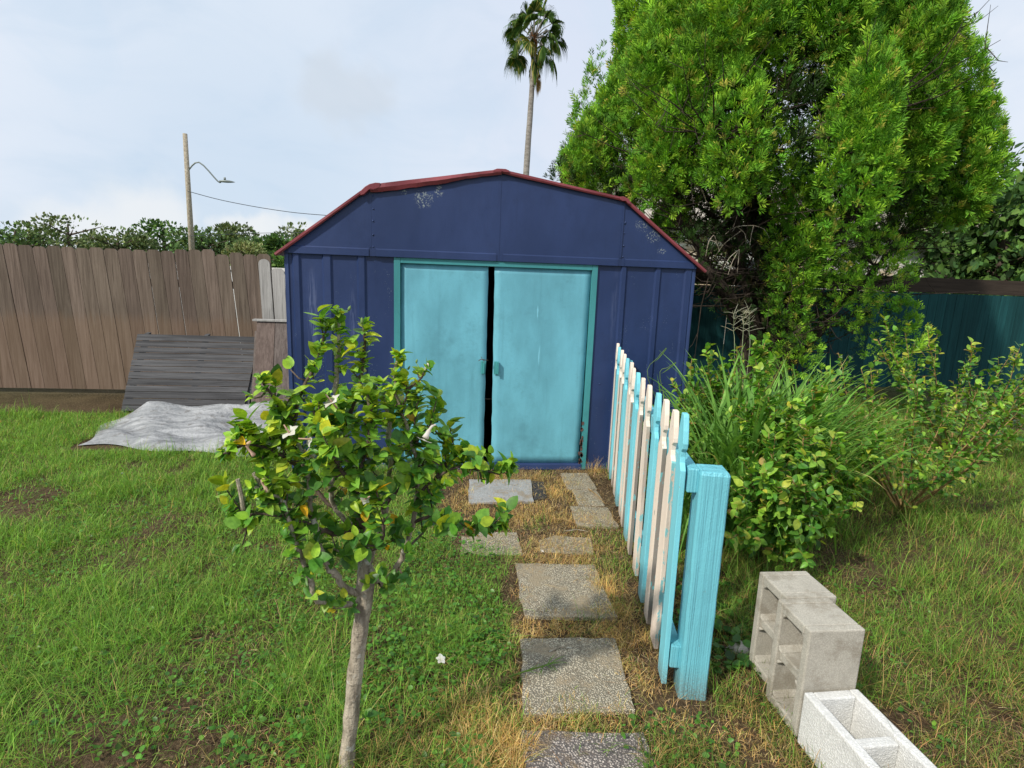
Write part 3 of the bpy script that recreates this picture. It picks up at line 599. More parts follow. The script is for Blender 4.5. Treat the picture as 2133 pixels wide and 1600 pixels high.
# ---------------------------------------------------------------- grass
def blades(mb,P,hgt,wid,cols,tips=None,lean=.5,flat=None):
    n=len(P); k=rng.integers(0,4,n); az=rng.random(n)*2*math.pi; ln=np.abs(rng.normal(size=n))*lean+.05
    if flat is not None: ln=flat
    D_=np.stack([np.cos(az)*np.sin(ln),np.sin(az)*np.sin(ln),np.cos(ln)],1)
    U=np.stack([-np.cos(az)*np.cos(ln),-np.sin(az)*np.cos(ln),np.sin(ln)],1)
    rot=frames(D_,U,np.stack([wid,hgt,hgt],1))
    for j in range(4):
        s_=k==j
        if s_.any(): mb.inst(BL[j],rot[s_],P[s_],cols[s_],0,None if tips is None else tips[s_])
def onslab(x,y):
    S=[(.28,.62,1.17,1.58),(.31,.67,1.74,2.07),(.38,.74,2.31,2.71),(.11,.30,2.92,3.10),(.52,.54,2.92,2.95),(.20,.55,3.66,3.96),(.60,.67,3.70,3.95),(.95,1.03,3.34,3.75),(.97,1.05,3.92,4.12)]
    x,y=x+.065*(vnoise(x,y,11.,31)-.5)*2,y+.075*(vnoise(x,y,9.,32)-.5)*2
    r=np.zeros(len(x),bool)
    for a,b_,c_,d_ in S: r|=(x>a)&(x<b_)&(y>c_)&(y<d_)
    return r
def vnoise(x,y,sc,seed=0):
    # cheap smooth value noise
    r_=np.random.default_rng(seed); G=r_.random((64,64)); xs_=x*sc+17; ys_=y*sc+17; xi=np.floor(xs_).astype(int); yi=np.floor(ys_).astype(int); fx=xs_-xi; fy=ys_-yi
    fx=fx*fx*(3-2*fx); fy=fy*fy*(3-2*fy); g=lambda a,b_: G[a%64,b_%64]
    return (g(xi,yi)*(1-fx)+g(xi+1,yi)*fx)*(1-fy)+(g(xi,yi+1)*(1-fx)+g(xi+1,yi+1)*fx)*fy
def incam(x,y,m=.25):
    d=np.stack([x,y,np.full_like(x,-CH)],1); zc=d@CF; u=(d@CR)/zc*FPX/1066.5; v=(d@CU)/zc*FPX/800; return (zc>0)&(np.abs(u)<1+m)&(np.abs(v)<1+m)
pathL=lambda y: np.where(y<2.8,.27,np.where(y<3.2,.02,-.12))
N=900000; x=rng.uniform(-5.2,6.2,N); y=1.0+rng.random(N)**1.25*6.0
ok=incam(x,y); x=x[ok];y=y[ok]
inshed=(x>XL-.02)&(x<XR+.02)&(y>D-.03); tarp_=(x<-1.35)&(x>-3.1)&(y>4.72)&(y<6.5); pil=(y>5.95)&(x<-1.2)
f1=vnoise(x,y,5.,1); f2=vnoise(x,y,14.,2); f3=vnoise(x,y,2.2,3); e=vnoise(x,y,9.,4)*.10
lawn=(x<pathL(y)+e-.05)
rightz=(x>1.0+.1*(y-2)) 
front=(y<1.72-e)&(x>.62)
bare=((x+.75)**2+((y-1.55)*1.2)**2<.09*f2*3)|(f1<.16)|((x>-1.3)&(x<-.6)&(y>3.5)&(y<3.95)&(f2<.75))
prob=np.where(lawn,1.-.42*(f1<.30),0.)
dryish=np.clip(1.75-y,0,.5)*1.4+np.where((x>-.3)&(y<1.95),.22,0)
prob=np.where(lawn,prob-.6*dryish*(f3+.2),prob)
prob=np.where(rightz&~lawn,.45+.3*(f1>.5)-.25*((y>2.6)&(x<3)),prob)
prob=np.where((x>.85)&(x<1.25)&(y>2.0)&(y<3.2),.30*(f2>.4),prob)
prob=np.where(front,.62*(f1>.32),prob)
tuft=[(.47,1.66,.10,.9),(.62,2.22,.08,.35),(.30,2.83,.09,.8),(.15,2.78,.13,1.),(.9,2.75,.13,.7),(.95,3.0,.12,.65),(.55,3.30,.05,.6),(.42,2.95,.05,.4),(.72,4.15,.06,.3),(.62,2.02,.02,.3),(.50,3.2,.05,.5),(.80,2.35,.07,.35),(.75,1.95,.05,.3),(.62,1.64,.09,.4)]
pt=np.zeros(len(x))
for (tx,ty,tr,ta) in tuft: pt=np.maximum(pt,ta*np.exp(-((x-tx)**2+(y-ty)**2)/tr**2))
prob=np.maximum(np.where(onslab(x,y),0,prob),np.where(onslab(x,y),pt*.5,pt)); prob=np.where(bare&lawn,prob*.30,prob)
prob=np.where(inshed|tarp_|pil,0,prob)
# far blades thinner on the ground
prob*=np.clip(1.25-.0*y,0,1)
k=rng.random(len(x))<prob; gx,gy=x[k],y[k]; g1_=f1[k]; g3_=f3[k]; n=len(gx)
hh=(.026+.028*rng.random(n)+.036*(vnoise(gx,gy,3.3,8)>.6)*rng.random(n))*(1+.5*(gx>1.1)); hh*=np.where((gx<-.3)&(gy<2.6),1.25,1.)
big=rng.random(n)<.10; hh=np.where(big,hh*2.0,hh); hh*=1+.7*(vnoise(gx,gy,6.,41)>.62); wd=.0013+.0014*rng.random(n)+.0007*(gy>3)
cols=pickcol(n,[(.10,.24,.035),(.155,.34,.045),(.22,.42,.07),(.30,.38,.09),(.46,.38,.18)],[.26,.38,.24,.08,.04])
cold=pickcol(n,[(.085,.16,.03),(.17,.20,.05),(.42,.30,.13)],[.4,.3,.3]); dm=rng.random(n)<np.clip(dryish[k]*1.1+.35*(gx>.55),0,.8); cols=np.where(dm[:,None],cold,cols)
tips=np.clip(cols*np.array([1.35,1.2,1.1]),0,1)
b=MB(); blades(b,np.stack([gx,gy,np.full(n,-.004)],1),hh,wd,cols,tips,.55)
tag(b.build('lawn_grass',M_grass,smooth=True),'green grass of the lawn and the tufts among the paving slabs','grass',kind='stuff')
# dry grass
N=330000; x=rng.uniform(-1.2,1.9,N); y=rng.uniform(1.1,4.28,N); f1=vnoise(x,y,7.,11); f2=vnoise(x,y,15.,12)
D_=[(.17,1.55,.12,1.2,2.1),(.10,1.72,.10,.9,1.6),(.20,1.30,.14,1.,1.6),(.30,1.66,.10,.8,1.),(.5,1.665,.12,.6,1.),(.62,1.68,.1,.4,.9),(.74,2.5,.085,1.2,2.),(.74,2.3,.08,1.1,1.6),(.72,2.68,.06,.7,1.2),
    (.36,2.19,.08,.9,.9),(.52,2.20,.10,.9,.9),(.68,2.18,.09,.9,.9),(.42,2.81,.07,.95,.9),(.56,2.80,.08,.95,.9),(.70,2.80,.07,.9,.9),(.16,3.36,.16,.9,.9),(.38,3.42,.18,.85,.9),(.6,3.45,.14,.9,1.),(.72,3.78,.11,1.,1.1),(.66,3.35,.08,.9,1.1),(.45,3.50,.10,.8,.8),(.05,3.55,.12,.8,.9),
    (.68,4.08,.09,.8,1.1),(.30,4.12,.12,.5,.6),(0,4.1,.2,.4,.6),(.85,2.1,.09,.7,1.),(.9,2.4,.1,.55,1.),(.75,1.85,.08,.6,1.),(.8,1.6,.12,.45,1.),(1.05,1.6,.14,.5,1.),(1.2,2.2,.25,.3,.9),(1.2,3.,.3,.3,.9),(-.55,1.45,.18,.35,.8),(-.05,1.6,.16,.5,.9),(-.9,3.7,.25,.35,.6),(.98,4.1,.1,.5,.8),(.95,3.3,.1,.4,.8),(.86,3.35,.09,.8,.8),(.65,3.0,.16,.7,.7),(.88,3.65,.10,.9,.8),(.87,3.95,.11,.9,.8),(.84,3.3,.12,.9,.8),(.55,2.95,.12,.9,.8),(.78,3.0,.12,.9,.8),(1.13,4.2,.05,1.,2.6),(.32,2.12,.06,.9,.9),(.45,1.68,.1,.9,1.),(.69,1.95,.05,.8,1.),(.29,1.9,.05,.7,1.2),(.36,2.5,.05,.8,1.),(.5,2.24,.1,.9,1.),(.72,2.1,.07,.9,1.2),(.35,4.06,.2,.8,.8),(.13,3.8,.07,.9,1.),(.62,3.02,.15,.35,.7),(1.1,2.6,.1,.5,1.)]
pr=np.zeros(len(x)); hs_=np.ones(len(x))
for (tx,ty,tr,ta,th_) in D_:
    g=ta*np.exp(-((x-tx)**2+(y-ty)**2)/tr**2); hs_=np.where(g>pr,th_,hs_); pr=np.maximum(pr,g)
pr=np.where(onslab(x,y),pr*.12*(f1>.5),pr*(.35+.9*f1)); k=(rng.random(len(x))<pr*.85)&~((x>XL)&(y>D-.03)); x,y,hs_=x[k],y[k],hs_[k]; n=len(x)
hh=(.026+.034*rng.random(n))*hs_; wd=.0011+.0011*rng.random(n)
cols=pickcol(n,[(.66,.44,.16),(.72,.54,.24),(.46,.27,.10),(.26,.16,.07),(.26,.30,.07)],[.36,.28,.16,.10,.10])
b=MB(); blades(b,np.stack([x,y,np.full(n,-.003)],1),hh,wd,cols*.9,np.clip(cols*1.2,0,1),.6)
tag(b.build('dry_grass',M_dry,smooth=True),'golden dry grass in the joints and along the edges of the garden path','dry grass',kind='stuff')
# straw litter lying flat
N=110000; x=rng.uniform(-1.0,2.3,N); y=rng.uniform(1.1,4.27,N); f1=vnoise(x,y,4.,21)
pr=np.where((x>.25)&(x<1.1),.55,.18); pr=np.where(x>1.1,.42,pr); pr=np.where((y>3.95)&(x>-.2)&(x<1.3),.8,pr); pr=np.where((y>2.8)&(y<3.6)&(x>.4)&(x<.95),.75,pr)
pr=pr*(.3+f1); pr=np.where(onslab(x,y),pr*np.where(y>2.8,.55,.10),pr); k=(rng.random(N)<pr*.8)&~((x>XL)&(y>D-.03))&~((x>1.16)&(x<1.45)&(y<1.96)); x,y=x[k],y[k]; n=len(x)
cols=pickcol(n,[(.52,.36,.19),(.34,.22,.11),(.15,.10,.06),(.62,.48,.30)],[.34,.28,.18,.20])
zz=.002+.02*rng.random(n)+np.where((y>4.0)&(x<1.3),.02*rng.random(n),0); zz=np.where(onslab(x,y),.016,zz)
b=MB(); blades(b,np.stack([x,y,zz],1),.03+.06*rng.random(n)**2,.0008+.0010*rng.random(n),cols,None,flat=1.35+.25*rng.random(n))
tag(b.build('straw_litter',M_dry,smooth=True),'brown straw and dead stems lying over the path and by the fence','straw litter',kind='stuff')
# broad-leaved weeds
def weeds(name,label,regs,cnt,sz,cols,wts):
    b=MB()
    for (cx,cy,r_,m_) in regs:
        n=int(cnt*m_); a=rng.random(n)*6.283; rr=np.sqrt(rng.random(n))*r_; P=np.stack([cx+rr*np.cos(a),cy+rr*np.sin(a),.008+.035*rng.random(n)],1)
        az=rng.random(n)*6.283; D_=np.stack([np.cos(az),np.sin(az),.25*rng.normal(size=n)+.15],1); U=np.tile(A(0,0,1),(n,1))+.35*rng.normal(size=(n,3))
        b.inst(LF[0],frames(D_,U,sz*(.6+.8*rng.random(n))),P,pickcol(n,cols,wts))
    return tag(b.build(name,M_shr,smooth=True),label,'weeds',kind='stuff')
weeds('clover','small clover leaves in the lawn left of the path',[(-.05,2.3,.32,1.5),(-.5,1.55,.22,.8),(-.45,2.0,.35,.6),(0,2.75,.28,1.2),(-.9,2.6,.5,.8),(-1.5,3.2,.7,.8),(.15,2.05,.12,.4),(.75,1.5,.2,.35),(-.2,3.2,.3,.6),(-1.0,1.9,.35,.8),(-.65,2.5,.3,.9),(-.2,1.9,.25,.8),(-1.7,2.3,.5,.9),(1.5,1.8,.4,.6),(1.9,2.4,.4,.5),(-2.4,3.4,.7,.9),(.05,1.5,.12,.3)],430,.019,[(.09,.24,.03),(.13,.28,.04),(.05,.14,.02)],[.5,.3,.2])
weeds('ground_vine','dark green vine leaves creeping between the post and the concrete blocks',[(1.15,2.15,.17,1.),(1.10,1.98,.10,.5),(1.3,2.4,.2,.6),(1.15,2.75,.12,.25)],120,.042,[(.05,.14,.025),(.10,.24,.04),(.03,.09,.02)],[.5,.25,.25])
# a couple of dropped flowers and sticks
m,t=newmat('petal'); M_pet=fin(m,t,t.mix(t.rmp(t.noise(t.pos(),60.,3),.35,.65),(.75,.70,.62),(.84,.83,.80)),.6,trans=.35,tcol=(.85,.8,.75))
m,t=newmat('petal_pink'); M_petp=fin(m,t,(.72,.50,.38),.6,trans=.3,tcol=(.8,.5,.4))
def petals(b,c,ax,r_,n=5,mat=0,droop=.3):
    ax=A(*ax)/np.linalg.norm(ax); u=np.cross(ax,A(0,0,1)+.01); u/=np.linalg.norm(u); v=np.cross(ax,u); a=np.arange(n)/n*6.283+rng.random()
    D_=np.stack([math.cos(q)*u+math.sin(q)*v+ax*droop for q in a]); b.inst(leaf_tpl(.42,.05,.3,5),frames(D_,np.tile(ax,(n,1)),np.full(n,r_)*(.85+.3*rng.random(n))),np.tile(A(*c),(n,1)),np.ones((n,3)),mat)
for (px,py,lab) in ((918,1373,'fallen cream flower lying on the lawn left of the pale slab'),(1130,1148,'tiny white petal lying on the straw of the path')):
    g=gz(px,py,.03); b=MB(); petals(b,g,(.2,-.4,1),.022 if px<1000 else .008); tag(b.build('fallen_flower',M_pet,smooth=True,loc=tuple(g)),lab,'flower')
def stick(p0,p1,r_,lab,mat=M_bark,z_=.02):
    a=gz(*p0,z_);c_=gz(*p1,z_); mid=(a+c_)/2+A(0,.01,.006); b=MB(); b.tube([a,a*.6+mid*.4,mid,c_*.7+mid*.3,c_],[r_,r_,r_*.8,r_*.7,r_*.4],6,jit=.1); tag(b.build('stick',mat,loc=tuple(mid)),lab,'stick')
stick((1143,1357),(1192,1350),.004,'short pale stick lying on the back edge of the pale slab')
stick((1150,1081),(1200,1090),.003,'thin straw coloured stick on the straw above the mottled slab',M_twig2)
stick((1180,1106),(1225,1107),.003,'thin grey twig across the straw covered slab')
stick((1225,1018),(1262,1050),.004,'bent brown stick on the slab beside the far pickets',M_twig2)
# green runner over the slab
b=MB(); P=[gz(1060,1410,.03),gz(1095,1398,.035),gz(1130,1388,.03),gz(1152,1380,.025)]; b.tube(P,[.0035,.003,.003,.002],5,col=(.16,.26,.05))
n=16; tt=rng.random(n)*3; PP=np.array([P[int(q)]*(1-q%1)+P[min(3,int(q)+1)]*(q%1) for q in tt]); az=rng.normal(size=n)*.8; DD=np.stack([np.cos(az)*.8,np.sin(az),.3+.2*rng.random(n)],1)
b.inst(BL[1],frames(DD,np.tile(A(0,0,1),(n,1)),np.stack([np.full(n,.004),.05+.03*rng.random(n),np.full(n,.05)],1)),PP,pickcol(n,[(.14,.25,.05)],[1]))
tag(b.build('grass_runner',M_grass,smooth=True,loc=tuple(P[1])),'pale green grass runner creeping over the left edge of the pale slab','grass runner')

# ---------------------------------------------------------------- leafy stems (shared by the hibiscus and the shrubs)
def along(P,ds):
    P=np.asarray(P,float); seg=np.linalg.norm(np.diff(P,axis=0),axis=1); cum=np.concatenate([[0],np.cumsum(seg)]); s=np.arange(0,cum[-1],ds)+rng.random()*ds*.5; s=s[s<cum[-1]]
    Q=np.stack([np.interp(s,cum,P[:,k]) for k in range(3)],1); T=np.gradient(P,axis=0); TT=np.stack([np.interp(s,cum,T[:,k]) for k in range(3)],1); TT/=np.linalg.norm(TT,axis=1)[:,None]; return Q,TT,s/cum[-1]
def leaves_on(b,P,ds,size,colf,up=.35,ang=1.0,tpls=LF,mat=0,start=0.,opp=False):
    Q,T,u=along(P,ds); k=u>=start; Q,T,u=Q[k],T[k],u[k]; n=len(Q)
    if n==0: return
    r_=rdir(n); side=r_-T*np.sum(r_*T,1)[:,None]; side/=np.linalg.norm(side,axis=1)[:,None]
    if opp: side[1::2]=-side[0::2][:len(side[1::2])]
    D_=T*math.cos(ang)+side*math.sin(ang)+A(0,0,up)+.15*rng.normal(size=(n,3)); U=T*.5+A(0,0,.9)+.35*rng.normal(size=(n,3))
    sz=size*(.65+.6*rng.random(n)); ro=frames(D_,U,sz); cc_=colf(n,u,Q); j=rng.integers(0,len(tpls),n)
    for q in range(len(tpls)):
        s_=j==q
        if s_.any(): b.inst(tpls[q],ro[s_],Q[s_],cc_[s_],mat)
def rosette(b,c,ax,n,size,cols,mat=0):
    ax=A(*ax); ax/=np.linalg.norm(ax); r_=rdir(n); side=r_-np.outer(r_@ax,ax); side/=np.linalg.norm(side,axis=1)[:,None]
    el=rng.random(n)*1.0-.1; D_=side*np.cos(el)[:,None]+ax*np.sin(el)[:,None]+A(0,0,.12)+.1*rng.normal(size=(n,3)); U=np.tile(ax,(n,1))+A(0,0,.5)+.3*rng.normal(size=(n,3))
    sz=size*(.7+.55*rng.random(n)); ro=frames(D_,U,sz); j=rng.integers(0,4,n); C0=np.tile(A(*c),(n,1))+ax*rng.normal(size=(n,1))*size*.25
    for q in range(4):
        s_=j==q
        if s_.any(): b.inst(LF[q],ro[s_],C0[s_],cols[s_],mat)

# ---------------------------------------------------------------- hibiscus tree
hb=thing('hibiscus_tree','small hibiscus tree with a bare grey trunk and white flowers in the foreground','tree',(-.295,1.50,0))
def ply(pts,Y0=1.52):    # pts: (px,py,dy)
    return np.array([at(p[0],p[1],Y0+(p[2] if len(p)>2 else 0)) for p in pts])
def smooth_path(P,k=4):
    P=np.asarray(P,float); n=len(P)
    if n<3: return P
    t_=np.arange(n); tt=np.linspace(0,n-1,(n-1)*k+1); out=[]
    for q in tt:
        i=min(int(q),n-2); f=q-i; p0=P[max(i-1,0)];p1=P[i];p2=P[i+1];p3=P[min(i+2,n-1)]
        out.append(.5*((2*p1)+(-p0+p2)*f+(2*p0-5*p1+4*p2-p3)*f*f+(-p0+3*p1-3*p2+p3)*f**3))
    return np.array(out)
tr=smooth_path(np.vstack([[(-.292,1.50,-.03)],ply([(722,1592,-.02),(729,1520,-.015),(737,1430,-.01),(747,1340,0),(756,1270,0),(760,1235,0),(762,1200,0),(760,1165,0.02)])]),3)
rr=np.interp(np.arange(len(tr)),[0,3,10,18,len(tr)-5,len(tr)-1],[.028,.0235,.0235,.0250,.0290,.019])*.93
rr=rr*(1+.07*np.sin(np.arange(len(rr))*2.1)); b=MB(); b.tube(tr,rr,16,jit=.05); b.build('trunk',M_bark,hb,smooth=True)
BR=[ # (points, r0, r1)
 ([(757,1238,0),(715,1222,-.03),(700,1196,-.04),(683,1180,-.05),(672,1150,-.05),(662,1120,-.05),(655,1085,-.06),(645,1035,-.05),(640,985,-.05),(625,935,-.04),(612,880,-.03)],.0125,.006),
 ([(750,1255,0),(700,1262,-.06),(662,1250,-.09),(648,1220,-.1),(632,1172,-.1),(618,1135,-.11),(600,1085,-.12),(590,1050,-.12),(560,1030,-.13),(530,1015,-.13)],.010,.005),
 ([(758,1185,0),(735,1172,.02),(715,1160,.0),(695,1143,-.02)],.0075,.004),
 ([(760,1205,.01),(765,1150,.03),(752,1090,.04),(735,1020,.04),(722,950,.03),(716,900,.02),(705,850,.0),(700,790,.0),(706,730,.0),(708,680,.0),(707,655,0)],.016,.003),
 ([(763,1200,.02),(800,1215,.05),(820,1190,.06),(843,1146,.05),(858,1090,.03),(868,1040,.02),(872,990,.02),(860,930,0),(838,860,-.03),(822,800,-.04),(830,745,-.04)],.011,.004),
 ([(760,1190,.03),(790,1120,.08),(805,1050,.1),(812,960,.1),(808,880,.09),(800,820,.08)],.012,.006),
 ([(755,1110,.04),(700,1060,.08),(692,985,.1),(697,900,.1),(690,850,.1)],.010,.006),
 ([(693,1110,-.02),(658,1099,-.05),(620,1085,-.08),(570,1070,-.1),(520,1075,-.12),(490,1060,-.12)],.006,.003),
 ([(655,1100,-.05),(693,1112,-.02),(735,1103,.02),(752,1090,.04)],.007,.006),
 ([(640,985,-.05),(600,960,-.08),(560,935,-.1),(520,925,-.12),(480,940,-.12),(466,945,-.12)],.006,.003),
 ([(612,880,-.03),(622,830,-.03),(640,790,-.03),(660,745,-.02),(672,710,-.02),(680,685,-.02)],.006,.003),
 ([(612,880,-.03),(590,850,-.05),(565,820,-.07),(548,795,-.08)],.005,.003),
 ([(716,900,.02),(735,850,.0),(750,800,.0),(757,750,0),(760,715,0),(757,680,0)],.007,.003),
 ([(838,860,-.03),(850,815,-.05),(870,795,-.05),(890,768,-.06)],.004,.0022),
 ([(860,930,0),(880,900,-.02),(905,880,-.03)],.005,.003),
 ([(860,900,-.02),(868,860,-.04),(870,825,-.05)],.003,.002),
 ([(868,1040,.02),(905,1000,.0),(950,975,-.02),(1000,980,-.03),(1040,985,-.04),(1062,968,-.04)],.006,.0025),
 ([(858,1090,.03),(900,1075,.0),(950,1092,-.03),(1000,1100,-.04),(1050,1095,-.05)],.006,.003),
 ([(905,1000,0),(940,950,0),(965,935,0)],.004,.003),
 ([(755,1110,.04),(745,1020,-.05),(760,950,-.08),(770,880,-.08),(765,820,-.06)],.008,.004),
 ([(700,1060,.08),(650,1010,.1),(620,950,.12),(600,900,.12)],.007,.004),
 ([(805,1050,.1),(850,1000,.12),(900,950,.12)],.006,.004),
 ([(745,1020,-.05),(700,960,-.12),(670,900,-.14),(650,850,-.12)],.006,.004),
 ([(843,1146,.05),(870,1120,.1),(895,1080,.14),(900,1030,.14)],.005,.003),
 ([(560,1030,-.13),(545,980,-.1),(560,930,-.08),(580,890,-.07)],.005,.003),
 ([(765,1150,.03),(790,1140,-.06),(800,1100,-.1),(795,1050,-.12)],.006,.003),
]
paths=[]
def radj(P): return P
bb=MB()
for pts,r0,r1 in BR:
    P=smooth_path(ply(pts),3); P[1:-1]+=rng.normal(size=P[1:-1].shape)*.0022; paths.append(P); rad=np.linspace(r0,r1,len(P))*(1+.10*rng.normal(size=len(P)))*.88
    bb2=MB(); bb2.tube(P,rad,7,jit=.08); bb2.build('branch',M_bark if pts[0][1]>1150 or r0>.009 else M_twig,hb,smooth=True)
# dead stubs
for pts in ([(495,998,-.12),(503,1035,-.12),(507,1062,-.12)],[(528,985,-.12),(545,1010,-.12)]):
    s=MB(); s.tube(ply(pts),np.linspace(.005,.006,len(pts)),6); s.build('dead_stub',M_bark,hb)
def hcol(n,u,Q,young=0.):
    base=pickcol(n,[(.065,.19,.030),(.095,.26,.035),(.15,.34,.04),(.27,.46,.045),(.44,.52,.04),(.70,.42,.01)],[.27,.29,.23,.14,.055,.015],.15)
    yb=pickcol(n,[(.26,.46,.04),(.38,.56,.045),(.52,.58,.04),(.16,.34,.04)],[.4,.3,.12,.18],.12)
    zf=np.clip((Q[:,2]-.78)/.42+np.clip((-.25-Q[:,0])/.4,0,1)*.5+.25*(u>.8)*u,0,1)*.75  # yellow for young shoot tips; sunlit top and left side also painted in
    return np.where((rng.random(n)<zf)[:,None],yb,base)
lv=MB()
for (pts,r0,r1),P in zip(BR,paths):
    st_=0.35 if pts[0][1]>1150 else .1
    low=np.mean(P[:,2])<.95
    leaves_on(lv,P,.0155 if low else .0100,.036,hcol,up=.15,ang=1.15,start=st_+(.15 if low else 0))
    # side shoots
    Q,T,u=along(P,.062 if low else .040)
    for q,t_,uu in zip(Q,T,u):
        if uu<st_+.1: continue
        if q[2]>1.15 and rng.random()<.85: continue
        d=t_*.6+rdir(1)[0]*.75+A(0,0,.35); d/=np.linalg.norm(d); L=.025+.055*rng.random()
        if q[2]>1.1: L*=.5
        S=np.array([q,q+d*L*.5+A(0,0,.004),q+d*L+A(0,0,.012)]); bb.tube(S,[.0022,.0018,.0014],5)
        leaves_on(lv,S,.010,.036,hcol,up=.1,ang=1.1)
        n=6; rosette(lv,S[-1],d,n,.042,hcol(n,np.full(n,.9),np.tile(S[-1],(n,1))))
    n=8; e_=P[-1]; rosette(lv,e_,P[-1]-P[-2],n,.030,hcol(n,np.full(n,1.),np.tile(e_,(n,1))))
bb.build('twigs',M_twig,hb,smooth=True)
# hand-placed clusters that shape the outline: (px,py,dy,n,size)
CL=[(540,805,-.08,7,.030),(530,830,-.08,5,.032),(548,790,-.08,5,.026),(565,850,-.07,9,.04),(600,860,-.06,12,.04),(580,880,-.08,10,.04),(620,905,-.08,10,.042),(640,830,-.03,5,.030),(605,770,-.03,4,.038),(650,765,-.03,5,.034),(655,790,-.03,5,.034),
 (668,715,-.02,5,.022),(700,655,0,6,.030),(706,690,0,4,.024),(708,722,0,8,.026),(712,745,0,8,.026),(716,770,0,8,.028),(760,692,0,6,.028),(768,715,0,6,.026),(758,740,0,7,.026),(752,765,0,9,.03),(735,775,0,6,.038),
 (830,740,-.04,12,.024),(832,760,-.04,12,.026),(826,785,-.04,14,.028),(820,812,-.04,14,.03),(840,800,-.05,8,.03),(868,775,-.05,5,.022),(868,800,-.05,3,.02),(866,822,-.05,4,.02),(862,850,-.04,6,.032),
 (490,915,-.12,9,.040),(505,900,-.11,8,.038),(480,935,-.12,5,.034),(466,945,-.12,3,.03),(530,900,-.1,9,.04),(560,905,-.1,9,.042),(545,960,-.1,8,.036),(590,930,-.08,8,.042),
 (510,1095,-.13,6,.042),(525,1080,-.13,6,.04),(548,1030,-.13,12,.040),(570,1010,-.12,10,.036),(560,1055,-.13,9,.042),(590,1020,-.1,6,.034),(476,1050,-.12,4,.03),(505,1135,-.12,3,.034),
 (600,1120,-.11,5,.034),(630,1095,-.08,8,.036),(612,1150,-.11,6,.036),(660,1130,-.07,7,.034),(628,1200,-.1,6,.038),(640,1180,-.1,5,.036),
 (655,1240,-.1,7,.036),(680,1250,-.08,8,.034),(700,1260,-.06,8,.032),(720,1245,-.04,7,.030),(735,1265,-.03,6,.028),(690,1165,-.04,5,.03),
 (760,1140,-.06,7,.048),(740,1120,-.06,6,.040),(780,1080,-.06,9,.038),(760,1060,-.06,8,.036),(790,1200,-.04,6,.044),(815,1215,.0,7,.038),(770,1215,-.05,4,.040),(845,1200,.03,5,.036),(800,1225,.0,5,.032),
 (830,1100,.0,8,.048),(850,1150,.03,6,.038),(860,1060,.0,9,.044),(885,1040,.0,9,.04),(850,1010,-.03,10,.042),(880,990,-.03,10,.042),(900,960,-.02,10,.042),(885,930,-.02,8,.04),(920,905,-.02,6,.040),(870,905,-.03,8,.036),
 (950,945,-.01,7,.042),(965,960,-.01,7,.04),(975,985,-.02,6,.03),(940,990,-.02,8,.036),(920,1010,-.02,8,.038),(900,1030,0,8,.04),(1005,985,-.03,5,.026),(1050,972,-.04,6,.030),(1060,965,-.04,4,.026),(1005,1000,-.03,5,.026),
 (930,1085,-.02,7,.040),(955,1095,-.03,8,.042),(975,1105,-.03,8,.038),(1000,1098,-.04,6,.038),(1020,1105,-.04,5,.030),(1040,1090,-.05,5,.034),(905,1070,0,7,.038),
 (740,880,-.05,14,.045),(700,870,-.06,14,.044),(670,880,-.08,12,.044),(650,905,-.1,10,.044),(780,870,-.04,12,.042),(810,850,-.04,12,.04),(770,830,-.03,12,.04),(735,830,-.03,10,.04),(705,840,-.04,10,.038),(755,800,-.02,10,.036),(790,800,-.03,9,.034),
 (760,930,-.08,10,.046),(790,950,-.08,10,.046),(720,950,-.1,8,.046),(830,930,-.05,10,.044),(690,990,-.1,5,.044),(740,1000,-.1,6,.046),(780,1010,-.1,7,.044),(815,1030,-.06,7,.044),(650,980,-.1,8,.042),(620,990,-.1,5,.040),(640,950,-.1,8,.042),(600,960,-.1,6,.04),(655,1020,-.1,4,.044),(625,1050,-.1,7,.038)]
for (px,py,dy,n,sz) in CL:
    sz*=.86; c=at(px,py,1.52+dy); ax=c-A(-.25,1.55,.85)+A(0,-.2,.35); rosette(lv,c,ax,n,sz,hcol(n,np.full(n,.7),np.tile(c,(n,1))))
    j=min(paths,key=lambda P:np.min(np.linalg.norm(P-c,axis=1))); q=j[np.argmin(np.linalg.norm(j-c,axis=1))]
    if np.linalg.norm(q-c)>.015:
        s=MB(); m_=(q+c)/2+A(0,0,-.008); s.tube(smooth_path([q,m_,c],3),np.linspace(.003,.0016,7),5); s.build('branch',M_twig,hb,smooth=True) if 0 else bb.tube([q,m_,c],[.003,.0024,.0016],5)
bpy.data.objects.remove(bpy.data.objects['twigs']); bb.build('twigs',M_twig,hb,smooth=True)
lv.build('foliage',M_leaf,hb,smooth=True)
# sucker low on the trunk
s=MB(); c=at(750,1500,1.49); s.tube([c,at(765,1490,1.47)],[.002,.0015],5,1); rosette(s,at(762,1492,1.47),(.4,-.4,.6),6,.034,pickcol(6,[(.16,.34,.04),(.06,.18,.03)],[1,1])); s.build('sucker',[M_leaf,M_twig],hb,smooth=True)
